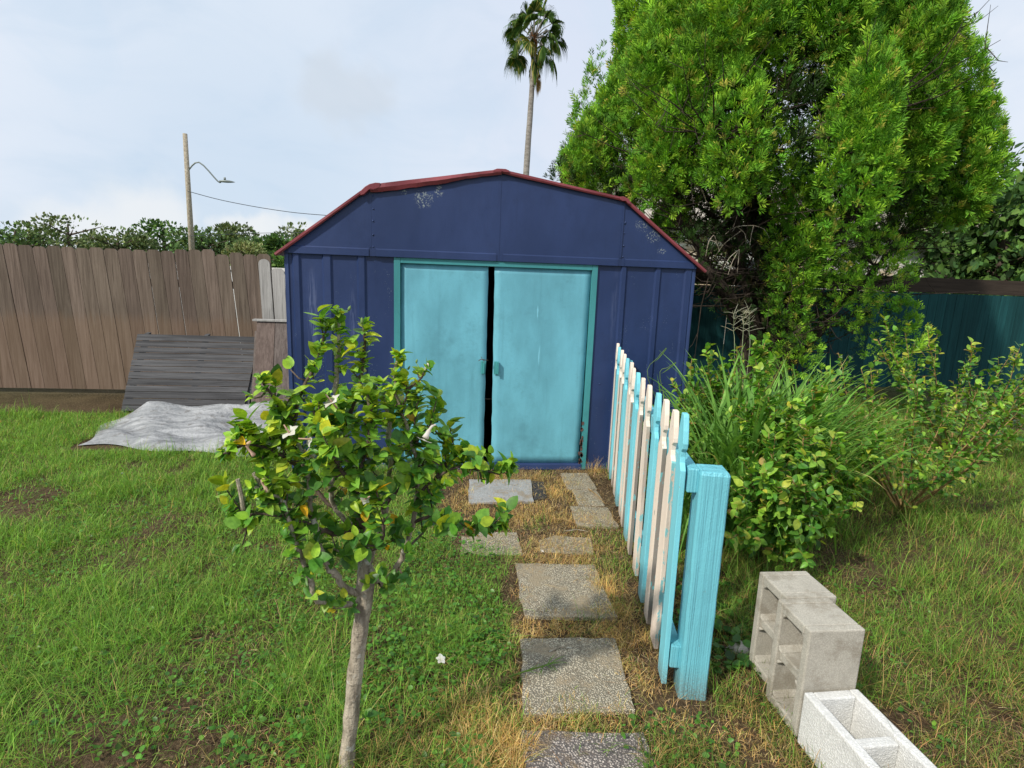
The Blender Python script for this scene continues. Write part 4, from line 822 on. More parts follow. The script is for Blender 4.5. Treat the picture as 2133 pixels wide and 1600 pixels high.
# yellowed hanging leaf, flowers and buds
s=MB(); c=at(690,1272,1.46); rosette(s,c,(0,-.3,-1),2,.028,pickcol(2,[(.55,.45,.04)],[1])); s.build('yellow_leaf',M_leaf,hb,smooth=True)
def flower(px,py,dy,ax,r_,mat=M_pet):
    b=MB(); c=at(px,py,1.52+dy); petals(b,c,ax,r_,5,0,.5); b.tube([c-A(*ax)*.02,c+A(*ax)*.03],[.003,.0015],6,1); b.build('flower',[mat,M_petp],hb,smooth=True)
flower(692,838,-.13,(-.5,-.3,.8),.024); flower(648,915,-.10,(-.9,-.5,.2),.024); flower(603,902,-.10,(-.3,-.4,.8),.024); flower(643,945,-.09,(.6,-.5,-.3),.022); flower(760,1040,-.12,(.5,-.6,.5),.014)
b=MB(); c=at(893,893,1.44); b.tube(smooth_path([at(908,885,1.45),at(900,888,1.445),at(893,898,1.44),at(886,912,1.43)],3),[.0025]*3+[.0035]*3+[.006]*2+[.008,.009],8,0); petals(b,at(884,915,1.43),(-.35,-.2,-.85),.022,5,0,.35); b.build('flower',[M_pet,M_petp],hb,smooth=True)
for (px,py) in ((519,935),(550,1010)):
    b=MB(); b.tube(smooth_path([at(px+3,py-16,1.38),at(px-4,py-5,1.38),at(px+3,py+6,1.38),at(px+9,py+16,1.38)],3),[.003,.004,.005,.004,.003,.003,.004,.005,.006,.004],6,jit=.25); b.build('wilted_flower',M_petp,hb,smooth=True)
m,t=newmat('bud_green'); M_bud=fin(m,t,(.16,.26,.07),.5)
for (px,py,dx,dy_,r_,L) in ((675,676,0,-1,.0045,.015),(694,680,.5,-1,.005,.017),(703,642,0,-1,.003,.012),(728,642,.4,-1,.004,.014),(754,668,0,-1,.004,.018),(697,735,-.2,-1,.004,.016),(893,760,.7,-.8,.0065,.028),(868,752,.2,-1,.003,.012),(852,766,.5,-.8,.003,.012),(540,783,-.3,-1,.004,.018),(876,806,.3,-1,.003,.011),(915,865,.7,-.6,.003,.011)):
    c=at(px,py,1.49); v=at(px+dx*10,py+dy_*10,1.49)-c; v/=np.linalg.norm(v); b=MB(); b.tube([c-v*L*.5,c-v*L*.2,c+v*L*.15,c+v*L*.5],[r_*.5,r_,r_*.85,r_*.12],7)
    j=min(paths,key=lambda P:np.min(np.linalg.norm(P-c,axis=1))); q=j[np.argmin(np.linalg.norm(j-c,axis=1))]; b.tube([q,(q+c-v*L)/2,c-v*L*.4],[.0014,.0011,.001],5); b.build('flower_bud',M_pet if px==893 else M_bud,hb,smooth=True)

# ---------------------------------------------------------------- palm
pc=at(1112,78,24); pb_=at(1092,420,24)
palm=thing('palm_tree','tall slim fan palm with hanging fronds against the sky behind the shed','palm',(pb_[0]-.25,24,0))
P=smooth_path([(pb_[0]-.25,24,0),(pb_[0]-.1,24,2.5),tuple(pb_),tuple(at(1100,300,24)),tuple(at(1107,200,24)),tuple(at(1110,140,24)),tuple(at(1112,82,24))],5)
b=MB(); b.tube(P,np.linspace(.16,.075,len(P)),12,jit=.02); b.build('trunk',M_palmbark,palm,smooth=True)
def fan_frond(c,d,plen,fr,droop,dead=0.,old=0.):
    # petiole + fan of folded leaflets
    b=MB(); d=A(*d)/np.linalg.norm(d); side=np.cross(d,A(0,0,1)); side/=np.linalg.norm(side)+1e-9; up=np.cross(side,d)
    tip=c+d*plen+A(0,0,-droop*.25*plen); b.tube([c,c+d*plen*.5+A(0,0,.02),tip],[.028,.02,.015],5,1,col=(.3,.26,.1))
    dd_=tip-(c+d*plen*.5); dd_/=np.linalg.norm(dd_); d2=dd_+A(0,0,-droop*.6); d2/=np.linalg.norm(d2); side=np.cross(d2,A(0,0,1)+.01*d); side/=np.linalg.norm(side)+1e-9; ph=rng.uniform(.5,1.3)*rng.choice([-1,1]); side=side*math.cos(ph)+np.cross(side,d2)*math.sin(ph)
    n=30
    for k in range(n):
        a=(k/(n-1)-.5)*math.radians(215); L=fr*(.78+.22*math.cos(a*.8))*(.9+.2*rng.random()); dv=d2*math.cos(a)+side*math.sin(a); 
        col=np.array([(.050,.105,.026),(.080,.145,.035),(.16,.20,.06)][rng.choice(3,p=[.5,.35,.15])])*(1+.2*rng.normal())
        if dead: col=np.array([.30,.20,.10])*(1+.2*rng.normal())
        if old and rng.random()<old: col=np.array([.38,.34,.10])
        p0=tip; p1=tip+dv*L*.55+A(0,0,-.03*L); p2=tip+dv*L*.88+A(0,0,-(.08+.16*droop)*L); p3=tip+dv*L*1.02+A(0,0,-(.28+.42*droop)*L*(.6+.8*rng.random()))
        wv_=np.cross(dv,up); wv_/=np.linalg.norm(wv_)+1e-9; w1=.040
        b.raw([p0-wv_*.006,p0+wv_*.006,p1-wv_*w1+A(0,0,.01*(k%2)),p1+wv_*w1-A(0,0,.01*(k%2)),p2-wv_*w1*.55,p2+wv_*w1*.55,p3],[(0,1,3,2),(2,3,5,4),(4,5,6)],0,np.clip(col,.005,1))
    return b
for (ox,oy,fr,dr,dep,od) in ((11,-42,.56,.15,-.5,0),(-14,-46,.50,.10,.2,0),(2,-58,.50,.05,.3,0),(28,-52,.50,.25,.5,0),(-6,-34,.42,.15,-.7,.3),(-36,-24,.46,.75,.0,0),(-26,-44,.42,.3,.4,0),(-34,2,.42,.95,-.2,0),(-34,24,.44,1.1,.1,.2),(-12,10,.36,.9,-.8,.5),
   (0,34,.42,1.25,-.5,.2),(22,22,.42,1.1,-.3,.1),(38,22,.44,1.1,.1,.1),(30,-2,.42,.8,-.5,.1),(46,-14,.46,.9,.2,0),(34,-34,.44,.55,-.1,0),(20,-24,.40,.5,.6,0),(-20,-14,.40,.7,.7,.1),(14,6,.36,1.,.7,.2),(-22,14,.40,1.1,.6,.2),(8,26,.38,1.2,.6,.3),(42,-36,.40,.5,.5,0),(-24,-22,.40,.5,-.4,0),(14,-26,.42,.3,-.6,0),(-10,-22,.40,.4,-.6,0),(26,-12,.42,.6,-.4,0),(-16,2,.40,.8,-.5,.2),(4,-34,.44,.2,.5,0),(14,12,.40,1.,-.6,.1),(-26,12,.42,1.,.5,.1),(20,-46,.46,.2,0,0),(-26,-8,.42,.6,.3,.1)):
    sc_=24/FPX*1.02; fr*=1.12; v=A(ox*sc_,dep,-oy*sc_); L=np.linalg.norm(v); f=fan_frond(pc+A(0,0,-.05),v/L,L,fr,dr,old=od); f.build('frond',[M_far,M_palmbark],palm)
for az,ln in ((-.6,.85),):
    f=fan_frond(pc+A(0,0,-.45),(math.cos(az)*.3,math.sin(az)*.3,-1),ln,.42,1.,dead=1.); f.build('frond',[M_far,M_palmbark],palm)
b=MB()
for k in range(120):
    a=rng.random()*6.28; z_=rng.random(); c=pc+A(.11*math.cos(a),.11*math.sin(a),-.65+.75*z_); b.obox(c,(math.cos(a),math.sin(a),0),(-math.sin(a),math.cos(a),0),(0.3*math.cos(a),.3*math.sin(a),1),(.015,.03,.10),0,(.9,.55,.35))
b.build('boot_fibre',woodmat('fibre',(.12,.09,.06),(.26,.19,.12)),palm)

# ---------------------------------------------------------------- big conifer
CX,CY=3.75,7.25
con=thing('conifer_tree','huge bright green conifer of dense scaly sprays overhanging the right of the shed','tree',(CX,CY-.45,0))
zR=[1.5,1.9,2.3,2.7,3.2,3.7,4.1,4.7,5.5,6.5,7.5,8.3]; rR=[.7,1.2,1.80,2.25,2.20,2.02,1.80,1.62,1.45,1.2,.7,.1]
b=MB(); limbs=[]
base=A(CX-.05,CY-.5,0)
def limb(pts,r0,r1,nm='limb'):
    P=smooth_path(pts,4); P[1:]+=rng.normal(size=P[1:].shape)*.018; s=MB(); s.tube(P,np.linspace(r0,r1,len(P)),8,jit=.05); s.build(nm,M_conbark,con,smooth=True); limbs.append(P); return P
limb([base,(CX-.05,CY-.5,.6),at(1595,560,6.75),at(1560,420,6.9),(CX-.1,CY,3.6),(CX,CY,6.2),(CX,CY,7.6)],.17,.03,'trunk')
limb([base+A(-.02,0,.4),at(1575,690,6.5),at(1500,590,6.35),at(1445,500,6.4),at(1400,410,6.5),at(1350,330,6.6)],.085,.02)
limb([base+A(.1,0,.5),at(1625,600,6.6),at(1600,480,6.6),at(1590,380,6.6),at(1575,250,6.8)],.10,.03)
limb([base+A(-.05,0,.7),at(1560,600,6.7),at(1500,480,6.8),at(1470,400,6.9),at(1400,300,7.)],.06,.02)
limb([base+A(.2,.1,.3),(4.5,6.9,1.6),(5.0,7,2.6),(5.3,7.1,3.4)],.09,.03); limb([base+A(.25,0,.2),(4.9,6.8,1.3),(5.6,6.9,2.2)],.07,.02)
limb([base+A(.25,-.1,0),at(1655,700,6.3),at(1650,600,6.3),at(1665,500,6.4)],.085,.05)
limb([base+A(.1,.3,.8),(3.3,7.9,2.2),(2.8,8.2,3.2)],.07,.02); limb([base+A(-.1,-.2,1.),(3.0,6.2,2.4),(2.5,5.8,3.0)],.05,.015); limb([base+A(.1,-.2,1.2),(3.9,5.9,2.6),(4.0,5.4,3.2)],.05,.015)
tw=MB(); 
for k in range(900):
    P=limbs[rng.integers(0,len(limbs))]; q=P[rng.integers(len(P)//4,len(P))]; d=rdir(1)[0]*A(1,1,.5)+A(0,0,.35); d/=np.linalg.norm(d); L=.4+.7*rng.random()
    c1=q+d*L*.5+rng.normal(size=3)*.05; c2=q+d*L+rng.normal(size=3)*.08
    tw.tube([q,c1,c2],[.010,.006,.002],4,cap=False)
    for j in range(2):
        e_=c1+(c2-c1)*rng.random(); f=rdir(1)[0]*.25; tw.tube([e_,e_+f*.6,e_+f+A(0,0,.05)],[.004,.003,.0015],3,cap=False)
tw.build('twigs',M_conbark,con)
pale=MB()
for (px,py) in ((1460,470),(1478,500),(1545,480),(1465,330),(1540,520),(1570,470),(1440,380),(1500,400)):
    q=at(px,py,5.9+.5*rng.random()); 
    for j in range(3):
        f=rng.normal(size=3)*A(.10,.05,.06); pale.tube(smooth_path([q,q+f+A(0,0,-.05),q+f*1.6+A(0,0,-.15)],3),np.linspace(.005,.002,7),4)
pale.build('dead_twigs',M_bark,con)
# sprays: a fan of slim leaflets
def spray_tpl(n=11,seed=0):
    r_=np.random.default_rng(seed); V=[];F=[]
    for k in range(n):
        u=.02+.70*k/(n-1); sgn=1 if k%2 else -1; a=sgn*(.95-.45*u)+.12*r_.normal() if k<n-1 else 0; L=.54*(1-.35*u)+.10*r_.random(); by=u*.72; dx,dy=math.sin(a),math.cos(a); z_=.18*r_.normal(); w_=.050
        px_,py_=-dy,dx; i=len(V)
        V+=[(0,by,0),(dx*L*.62+px_*w_,by+dy*L*.62+py_*w_,z_*.6),(dx*L,by+dy*L,z_-.03),(dx*L*.62-px_*w_,by+dy*L*.62-py_*w_,z_*.6)]; F.append((i,i+1,i+2,i+3))
    return V,F
SP=[spray_tpl(11,s_) for s_ in range(4)]
def sprays(mb,P,D_,size,cols,tips):
    n=len(P); U=rdir(n)+.3*A(0,-1,0); ro=frames(D_,U,size); j=rng.integers(0,4,n)
    for q in range(4):
        s_=j==q
        if s_.any(): mb.inst(SP[q],ro[s_],P[s_],cols[s_],0,tips[s_])
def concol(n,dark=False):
    if dark: c=pickcol(n,[(.020,.050,.010),(.030,.070,.012),(.05,.045,.02)],[.4,.4,.2],.15); return c,c*1.3  # dark set: old brown-green foliage, darkened further to paint crown shade
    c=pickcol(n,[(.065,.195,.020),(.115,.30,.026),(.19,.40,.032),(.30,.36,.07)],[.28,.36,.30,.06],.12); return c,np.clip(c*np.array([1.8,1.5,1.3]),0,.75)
def lobe(mb,c,r_,h_,n,outd,szm=1.,dark=False):
    # upright plume: sprays on a pointed ellipsoid shell round c
    d=rdir(n); d=np.where((np.sum(d*outd,1)<-.25)[:,None],-d,d); rad=.86+.20*rng.random(n)
    lump=1+.22*np.sin(d[:,0:1]*8+c[0]*7)*np.cos(d[:,2:3]*7+c[2]*5)+.10*np.sin(d[:,1:2]*13+c[1]*9)
    taper=np.stack([1-.35*np.clip(d[:,2],0,1),1-.35*np.clip(d[:,2],0,1),np.ones(n)],1)
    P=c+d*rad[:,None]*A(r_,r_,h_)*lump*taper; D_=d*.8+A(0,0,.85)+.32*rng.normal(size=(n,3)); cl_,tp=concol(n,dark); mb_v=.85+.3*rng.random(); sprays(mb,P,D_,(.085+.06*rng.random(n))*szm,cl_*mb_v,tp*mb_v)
cf=MB(); nl=0
for z_ in np.arange(2.10,8.2,.50):
    rr_=np.interp(z_,zR,rR); cnt=max(3,int(2*math.pi*rr_/.60))
    for k in range(cnt):
        a=2*math.pi*(k+.5*((int(z_*10)//4)%2))/cnt+.13*rng.normal(); back=math.sin(a)>.35
        if back and rng.random()<.4: continue
        zz=z_+.13*rng.normal(); r2=np.interp(zz,zR,rR)*(1+.03*rng.normal())-.05+(-.22,.05,.13)[rng.integers(0,3)]; c=A(CX+r2*math.cos(a)*.94,CY+r2*math.sin(a)*.90,zz); out=A(math.cos(a),math.sin(a),.15)
        if c[1]<6.9 and c[0]<2.05 and c[2]<2.45: continue
        if zz<2.85 and math.sin(a)<-.15 and rng.random()<.94: continue
        if rng.random()<.04: continue
        rl=.25+.12*rng.random(); near=not back
        lobe(cf,c,rl*.95,rl*2.0,int((560 if near else 140)*(rl/.3)**2),out); nl+=1
# old brownish inner foliage, the shade of the interior put into its colour
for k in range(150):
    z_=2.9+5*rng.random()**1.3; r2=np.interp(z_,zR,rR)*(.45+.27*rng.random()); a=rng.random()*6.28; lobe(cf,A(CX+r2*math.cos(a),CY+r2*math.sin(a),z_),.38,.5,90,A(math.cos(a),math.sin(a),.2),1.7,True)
# loose sprigs over the open underside and round the trunk
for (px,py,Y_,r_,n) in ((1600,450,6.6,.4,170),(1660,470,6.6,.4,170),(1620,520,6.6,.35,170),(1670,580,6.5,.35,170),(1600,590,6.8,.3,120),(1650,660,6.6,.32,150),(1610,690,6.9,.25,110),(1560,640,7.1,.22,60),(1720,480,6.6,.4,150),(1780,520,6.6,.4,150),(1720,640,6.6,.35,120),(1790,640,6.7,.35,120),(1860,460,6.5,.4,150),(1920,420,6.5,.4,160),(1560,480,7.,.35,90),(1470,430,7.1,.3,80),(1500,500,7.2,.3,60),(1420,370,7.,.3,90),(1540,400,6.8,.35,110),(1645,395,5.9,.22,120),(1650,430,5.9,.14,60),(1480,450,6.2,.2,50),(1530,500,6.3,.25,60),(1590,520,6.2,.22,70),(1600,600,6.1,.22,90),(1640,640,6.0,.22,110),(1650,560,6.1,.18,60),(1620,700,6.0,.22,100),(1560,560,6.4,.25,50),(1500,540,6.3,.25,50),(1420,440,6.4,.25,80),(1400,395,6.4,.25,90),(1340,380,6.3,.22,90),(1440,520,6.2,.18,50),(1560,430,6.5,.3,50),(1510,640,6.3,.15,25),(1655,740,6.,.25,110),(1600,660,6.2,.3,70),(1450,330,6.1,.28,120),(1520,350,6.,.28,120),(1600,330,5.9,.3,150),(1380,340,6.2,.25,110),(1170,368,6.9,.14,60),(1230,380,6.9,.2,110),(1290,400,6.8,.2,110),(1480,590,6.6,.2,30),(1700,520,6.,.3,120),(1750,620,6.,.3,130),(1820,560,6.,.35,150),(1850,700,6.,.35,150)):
    dk=(py>435 and px<1640) or Y_>=6.5; lobe(cf,at(px,py,Y_),r_,r_*1.2,int(n*(.9 if dk else 1.6)),A(-.2,-.8,.1),.8,dk)  # dk sprigs take the dark colours, painting the shade beneath the crown
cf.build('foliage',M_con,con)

# ---------------------------------------------------------------- far trees
def far_tree(px,py,Y_,wd,lab,cols,wts,hgt=None,dens=1.,leaf=.22,name='background_tree',group='trees behind the left fence'):
    top=at(px,py,Y_); H=top[2]; x0=top[0]; o=thing(name,lab,'tree',(x0,Y_,0),group)
    b=MB(); b.tube(smooth_path([(x0,Y_,0),(x0+.1,Y_,H*.35),(x0-.05,Y_,H*.7),(x0,Y_,H*.92)],4),np.linspace(wd*.06,.03,13),7,jit=.06)
    for k in range(9):
        z_=H*(.3+.5*rng.random()); a=rng.random()*6.28; e_=A(x0+wd*.4*math.cos(a),Y_+wd*.4*math.sin(a),z_+H*.15); b.tube([(x0,Y_,z_),e_*.5+A(x0,Y_,z_)*.5,e_],[.07,.05,.02],5)
    b.build('trunk',M_twig,o,smooth=True)
    f=MB(); nc=int(46*dens)
    for k in range(nc):
        u=rng.random(); z_=H*(.18+.74*u); r_=wd*.5*math.sqrt(max(.05,1-abs(u-.38)**2/.45)); a=rng.random()*6.28; q=math.sqrt(rng.random()); c=A(x0+r_*q*math.cos(a),Y_+r_*q*math.sin(a),z_); cr=wd*(.10+.07*rng.random())
        n=int(95*dens); d=rdir(n); P_=c+d*(cr*(.5+.6*rng.random(n)))[:,None]*A(1,1,.8); cc_=pickcol(n,cols,wts)*(.8+.4*rng.random()); f.inst(LFs,frames(d+A(0,0,.2)+.5*rng.normal(size=(n,3)),rdir(n),leaf*(.6+.8*rng.random(n))),P_,cc_)
    n=130; d=rdir(n); d[:,2]=np.abs(d[:,2]); P_=A(x0,Y_,H*.72)+d*A(wd*.46,wd*.46,H*.30); f.inst(LFs,frames(d+.3*rng.normal(size=(n,3)),rdir(n),leaf*(.6+.8*rng.random(n))),P_,pickcol(n,cols,wts))
    f.build('crown',M_far,o,smooth=True); return o
G1=[(.10,.17,.07),(.15,.23,.09),(.07,.12,.05)]; G2=[(.13,.18,.08),(.18,.23,.11),(.09,.13,.06)]; G3=[(.08,.16,.05),(.13,.24,.06),(.05,.10,.04)]
far_tree(485,472,42,4.2,'pale feathery tree at the left edge, highest behind the brown fence',G2,[.4,.3,.3],dens=1.)
far_tree(535,498,38,3.2,'grey green tree right of the pale feathery one, above the fence tops',G1,[.4,.3,.3])
far_tree(575,492,34,2.2,'dark green tree close left of the shed eave',G3,[.4,.3,.3])
far_tree(622,470,44,3.8,'tree half hidden behind the left roof slope of the shed',G2,[.4,.3,.3])
far_tree(600,520,24,1.6,'bright green bushy tree just above the grey boards by the shed',G3,[.2,.6,.2],leaf=.13)
far_tree(510,508,30,2.2,'pale yellowish bush low behind the brown fence',[(.22,.26,.12),(.28,.32,.15),(.14,.18,.08)],[.4,.3,.3],leaf=.16)
for (px,py,Y_,wd,l) in ((420,480,40,4.5,'round green tree left of the street lamp'),(340,465,44,5,'broad tree farthest but two to the left'),(245,480,40,4.5,'green tree second from the left end'),(140,455,42,5.5,'tall tree near the left border'),(30,470,40,5,'tree at the left end of the row')):
    far_tree(px,py,Y_,wd,l,[G1,G3,G2][px%3],[.4,.3,.3],dens=.8)
for (px,py,Y_,wd,l) in ((1980,300,15,4.5,'leafy tree at the far right behind the dark fence'),(2120,380,13,4.,'bushy tree at the right border'),(1300,560,30,6,'low tree behind the shed'),(900,560,34,6,'low tree hidden behind the shed')):
    if px>1900: far_tree(px,py,Y_,wd,l,G3,[.4,.3,.3],dens=1.2,leaf=.2,group='trees behind the dark fence')

# ---------------------------------------------------------------- street lamp and cables
m,t=newmat('lamp_metal'); M_met=fin(m,t,(.22,.25,.24),.5,metal=.3)
m,t=newmat('cable'); M_cab=fin(m,t,(.06,.07,.08),.7)
lp=at(388,560,30); hd=at(474,379,30); ax0=at(390,385,30)
sl=thing('street_lamp','grey street lamp on a wooden pole beyond the left fence','street lamp',(ax0[0],30,0))
b=MB(); b.tube([(ax0[0],30,0),(ax0[0]+.03,30,4),(ax0[0]+.05,30,7.6)],[.15,.12,.10],10); b.build('pole',M_bark,sl,smooth=True)
b=MB(); b.tube(smooth_path([(ax0[0]+.05,30,5.9),(ax0[0]+.6,30,6.35),(ax0[0]+1.4,30,hd[2]+.02),(hd[0]-.30,30,hd[2])],4),.035,7); b.build('arm',M_met,sl,smooth=True)
b=MB(); V=[];n=12; L0=hd[0]-.35; Ls=.70
for k in range(11):
    u=k/10; rw=.15*math.sin(math.pi*min(1,.12+u*.9))**.6 if k<10 else .01; rh=.085*math.sin(math.pi*min(1,.18+u*.84))**.6 if k<10 else .008
    for j in range(n): a=j*6.2832/n; V.append((L0+Ls*u,30+rw*math.cos(a),hd[2]+(rh if math.sin(a)>0 else rh*.45)*math.sin(a)))
b.raw(V,[(k*n+j,k*n+(j+1)%n,(k+1)*n+(j+1)%n,(k+1)*n+j) for k in range(10) for j in range(n)]+[tuple(range(n)),tuple(range(10*n,11*n))]); b.build('lamp_head',M_met,sl,smooth=True)
b=MB(); b.tube([(hd[0]-.12,30,hd[2]+.08),(hd[0]-.12,30,hd[2]+.20)],[.05,.05],9); b.build('photocell',M_met,sl,smooth=True)
for (pts,lab) in (([(390,398,0),(466,418,0),(570,437,0),(670,448,0),(900,462,0),(1300,470,0),(1500,450,0)],'upper cable sagging from the lamp pole toward the shed roof'),([(390,492,0),(500,487,0),(600,485,0),(900,484,0),(1300,490,0),(1500,490,0)],'lower thin cable running level above the tree tops')):
    b=MB(); P=smooth_path([at(p_[0],p_[1],29.8) for p_ in pts],5); b.tube(P,.016 if 'upper' in lab else .012,5); tag(b.build('overhead_cable',M_cab,smooth=True,loc=tuple(P[0])),lab,'cable')

# ---------------------------------------------------------------- right-hand shrubs
def scol(n,u,Q):
    a=pickcol(n,[(.075,.21,.028),(.115,.28,.035),(.17,.37,.045),(.27,.45,.05),(.46,.46,.06)],[.28,.32,.24,.13,.03],.15)
    y_=pickcol(n,[(.27,.48,.06),(.40,.52,.07),(.46,.34,.10)],[.6,.30,.10],.12); return np.where((rng.random(n)<.5*(u>.75))[:,None],y_,a)
def shrub(name,label,base,stems,r0,lf,ds,group=None,side=.09,shoots=.06,smat=M_twig2):
    o=thing(name,label,'shrub',base,group); st_=MB(); fl=MB()
    for pts in stems:
        P=smooth_path(np.vstack([[base],pts]),4); P[1:]+=rng.normal(size=P[1:].shape)*.006; st_.tube(P,np.linspace(r0,.0016,len(P)),6)
        leaves_on(fl,P,ds,lf,scol,up=.15,ang=1.05,start=.25)
        Q,T,u=along(P,shoots)
        for q,t_,uu in zip(Q,T,u):
            if uu<.22 or uu>.93: continue
            d=t_*.45+rdir(1)[0]*.8+A(0,0,.15); d/=np.linalg.norm(d); L=side*(1.3-uu)*(.7+.8*rng.random()); S=np.array([q,q+d*L*.5,q+d*L+A(0,0,.015)]); st_.tube(S,[.002,.0016,.001],4); leaves_on(fl,S,ds*1.1,lf*.9,scol,up=.15,ang=1.05,start=.1)
    st_.build('stems',smat,o,smooth=True); fl.build('foliage',M_shr,o,smooth=True); return o
b1=gz(1632,1165)
S1=[[at(1600,1050,2.8),at(1575,950,2.85),at(1568,880,2.9),at(1580,790,2.95),at(1598,700,3.0)],[at(1600,1080,2.7),at(1560,1040,2.55),at(1530,1060,2.5)],[at(1650,1050,2.7),at(1640,930,2.7),at(1650,840,2.7)],
 [at(1640,1060,2.8),at(1620,960,2.85),at(1610,880,2.9),at(1600,830,2.9)],[at(1680,1080,2.6),at(1720,1000,2.6),at(1740,900,2.6)],[at(1660,1080,2.5),at(1680,1040,2.4),at(1650,1000,2.35)],[at(1610,1100,2.6),at(1560,1110,2.45),at(1520,1120,2.4)],
 [at(1700,1060,2.8),at(1790,980,2.8),at(1830,900,2.8)],[at(1650,1000,2.7),at(1690,880,2.8),at(1700,800,2.8)],[at(1625,1080,2.55),at(1600,1020,2.45),at(1590,980,2.4)],[at(1640,1090,2.5),at(1640,1060,2.4),at(1630,1040,2.35)],[at(1630,1060,2.6),at(1610,980,2.5),at(1600,900,2.5)],[at(1660,1050,2.6),at(1670,960,2.5),at(1680,880,2.5)],[at(1620,1080,2.55),at(1570,1010,2.5),at(1550,960,2.5)],[at(1700,1080,2.7),at(1760,1030,2.7),at(1800,990,2.75)]]
sh1=shrub('flowering_shrub','leafy shrub with orange brown stems behind the concrete blocks, one tall spire on top',tuple(b1),S1,.008,.050,.0085,side=.17,shoots=.026)
b=MB(); c=at(1608,915,2.55)
for k in range(26): q=c+rng.normal(size=3)*.007; b.obox(q,rdir(1)[0],rdir(1)[0],rdir(1)[0],(.004,.004,.0035),0,(1,1,1))
m,t=newmat('dry_bloom'); M_bl=fin(m,t,(.13,.02,.025),.8); b.build('dried_bloom',M_bl,sh1)
b=MB(); b.tube(smooth_path([b1,at(1642,1140,2.7),at(1640,1110,2.7)],3),[.014,.012,.011,.010,.010,.009,.008],7,col=(1,1,1)); b.tube(smooth_path([b1,at(1600,1150,2.66),at(1565,1128,2.6)],3),[.011,.010,.009,.008,.007,.006,.005],7); b.build('stump_stems',M_twig,sh1,smooth=True)
b2=A(1.92,3.55,0)
S2=[[at(1460,880,3.5),at(1440,800,3.5),at(1438,740,3.5)],[at(1480,860,3.6),at(1478,790,3.6),at(1475,720,3.6)],[at(1500,850,3.6),at(1530,780,3.6),at(1535,725,3.6)],[at(1450,900,3.4),at(1420,840,3.4),at(1400,790,3.4)],[at(1520,860,3.7),at(1580,800,3.7),at(1620,740,3.7)],[at(1470,950,3.3),at(1440,920,3.25),at(1430,870,3.2)],[at(1490,870,3.6),at(1500,800,3.65),at(1505,745,3.7)],[at(1540,880,3.6),at(1580,830,3.6),at(1600,780,3.6)]]
shrub('young_shrub','bright green young shrub at the right corner of the shed',tuple(b2),S2,.005,.046,.011,side=.15,shoots=.036)
b3=A(3.1,3.4,0); S3=[[b3+A(.35*math.cos(a),.35*math.sin(a),.45),b3+A(.65*math.cos(a),.55*math.sin(a),.75+.3*rng.random())] for a in np.arange(0,6.2,.5)]
shrub('side_shrub','rounded green shrub at the right border past the big conifer',tuple(b3),S3,.008,.045,.018,side=.2,shoots=.06)
b4=A(4.6,4.6,0); S4=[[b4+A(.4*math.cos(a),.4*math.sin(a),.5),b4+A(.8*math.cos(a),.6*math.sin(a),.95+.3*rng.random())] for a in np.arange(0,6.2,.45)]
shrub('dark_shrub','larger green shrub in front of the dark fence at the far right',tuple(b4),S4,.009,.06,.022,side=.25,shoots=.08)
b5=A(2.75,4.7,0); S5=[[b5+A(.3*math.cos(a),.3*math.sin(a),.4),b5+A(.55*math.cos(a),.5*math.sin(a),.6+.25*rng.random())] for a in np.arange(0,6.2,.6)]
shrub('low_shrub','low shrub in the shade under the conifer behind the tall grass',tuple(b5),S5,.007,.05,.018,side=.2,shoots=.06)
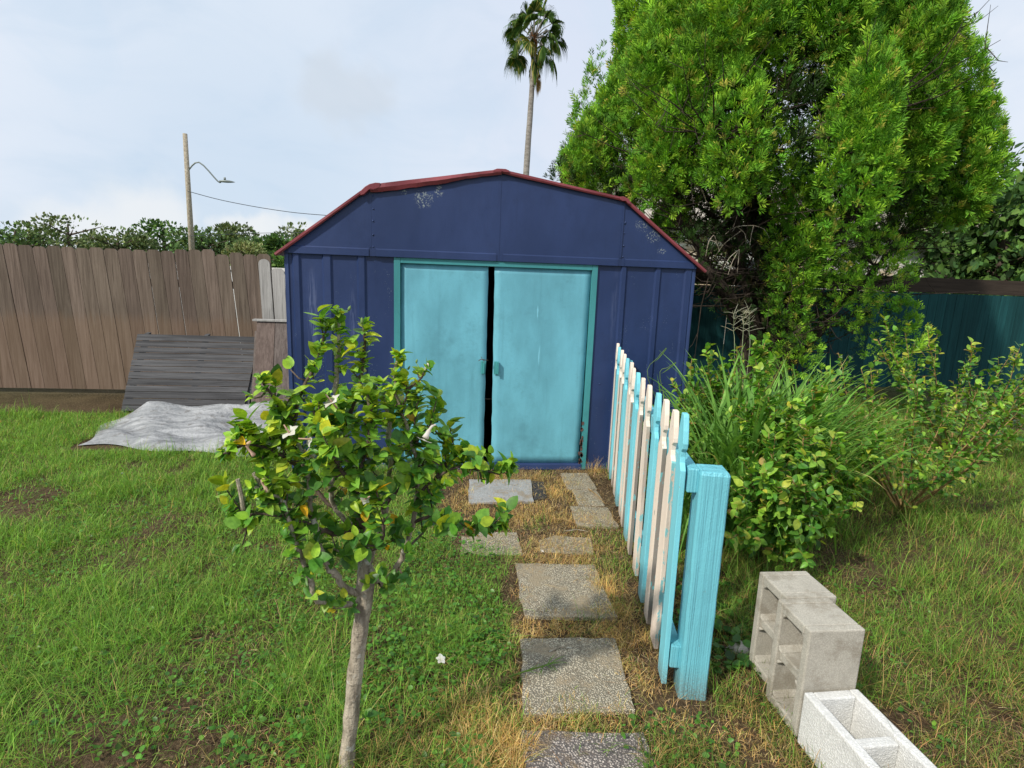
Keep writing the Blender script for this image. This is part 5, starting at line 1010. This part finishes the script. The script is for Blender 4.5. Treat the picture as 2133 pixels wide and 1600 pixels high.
# tall grass clumps: broad arching blades
def clump(label,c,n,L0,L1,w0,spread,seedh=0):
    o=thing('tall_grass_clump',label,'grass clump',c,'clumps of tall broad grass'); b=MB()
    for k in range(n):
        a=rng.random()*6.283; L=(L0+(L1-L0)*rng.random())*(.55 if math.cos(a)<-.25 and c[0]<1.65 else (.8 if math.cos(a)<-.5 else 1)); ln=.06+.34*rng.random(); c0=A(*c)+A(spread*rng.normal(),spread*rng.normal(),0); hx=A(math.cos(a),math.sin(a),0); bend=.7+1.3*rng.random(); m_=9; w_=w0*(.6+.7*rng.random()); sidev=A(-math.sin(a),math.cos(a),0)
        th=ln; p=c0.copy(); V=[]; col=np.array([(.11,.26,.045),(.16,.35,.06),(.22,.42,.09),(.46,.44,.17)][rng.choice(4,p=[.4,.33,.22,.05])])*(1+.12*rng.normal())
        for i in range(m_+1):
            u=i/m_; ww=w_*(min(1,.35+u*1.6))*(1-u**3)*(1 if u<1 else 0)+.0004; V+=[p-sidev*ww,p+A(0,0,-ww*.35),p+sidev*ww]; th_=th+bend*u**1.7; p=p+(hx*math.sin(th_)+A(0,0,math.cos(th_)))*L/m_
            if p[2]<.01: p[2]=.01
        b.raw(V,[(3*i+j,3*i+j+1,3*i+j+4,3*i+j+3) for i in range(m_) for j in (0,1)],0,np.clip(col,.01,1))
    b.build('blades',M_grass,o,smooth=True); return o
cg=clump('tall broad bladed grass clump between the pickets and the shrub spire',(1.76,3.1,0),480,.85,1.32,.0125,.13)
clump('tall grass clump against the right corner of the shed wall',(1.60,3.70,0),230,.6,1.0,.008,.10)
clump('tall grass clump at the photo right edge behind the shrub',(2.25,3.35,0),260,.75,1.25,.010,.12)
clump('shaded tall grass clump low behind the gate post',(1.48,3.0,0),170,.45,.85,.008,.12)
sp=MB(); base_=A(2.05,3.75,0); 
for (px,py,tx,ty) in ((1545,740,1548,690),(1530,735,1528,690),(1560,745,1560,690)):
    P=smooth_path([base_,at(px,py,3.9),at(tx,ty,4.0),at(tx+2,ty-45,4.0)],4); sp.tube(P,np.linspace(.003,.001,len(P)),4,col=(.3,.36,.22))
    for k in range(13):
        u=.68+.32*rng.random(); q=P[int(u*(len(P)-1))]; d=A(rng.normal()*.8,rng.normal()*.4,.35+.3*rng.random()); d/=np.linalg.norm(d); L=.05+.09*rng.random(); sp.tube([q,q+d*L*.5,q+d*L+A(0,0,-.01)],[.0014,.0016,.0008],3,col=(.50,.50,.40))
sp.build('seed_heads',M_grass,cg)
# a single long stalk in front of the navy wall
sp=MB()
for pts in ([(1375,790),(1392,765),(1408,755)],[(1350,790),(1370,745),(1388,725)]):
    P=smooth_path([A(1.62,3.7,.35)]+[at(a,c_,3.7) for a,c_ in pts],4); sp.tube(P,np.linspace(.003,.001,len(P)),4,col=(.2,.3,.1))
    q=P[-1]; d=P[-1]-P[-4]; d/=np.linalg.norm(d); sp.inst(BL[1],frames(np.array([-d+A(.1,0,-.3)]),np.array([A(0,-1,.2)]),np.array([[.009,.14,.14]])),np.array([q]),np.array([(.20,.34,.10)]))
o=[o for o in bpy.data.objects if o.name.startswith('tall_grass_clump.001')][0]; sp.build('stalks',M_grass,o,smooth=True)
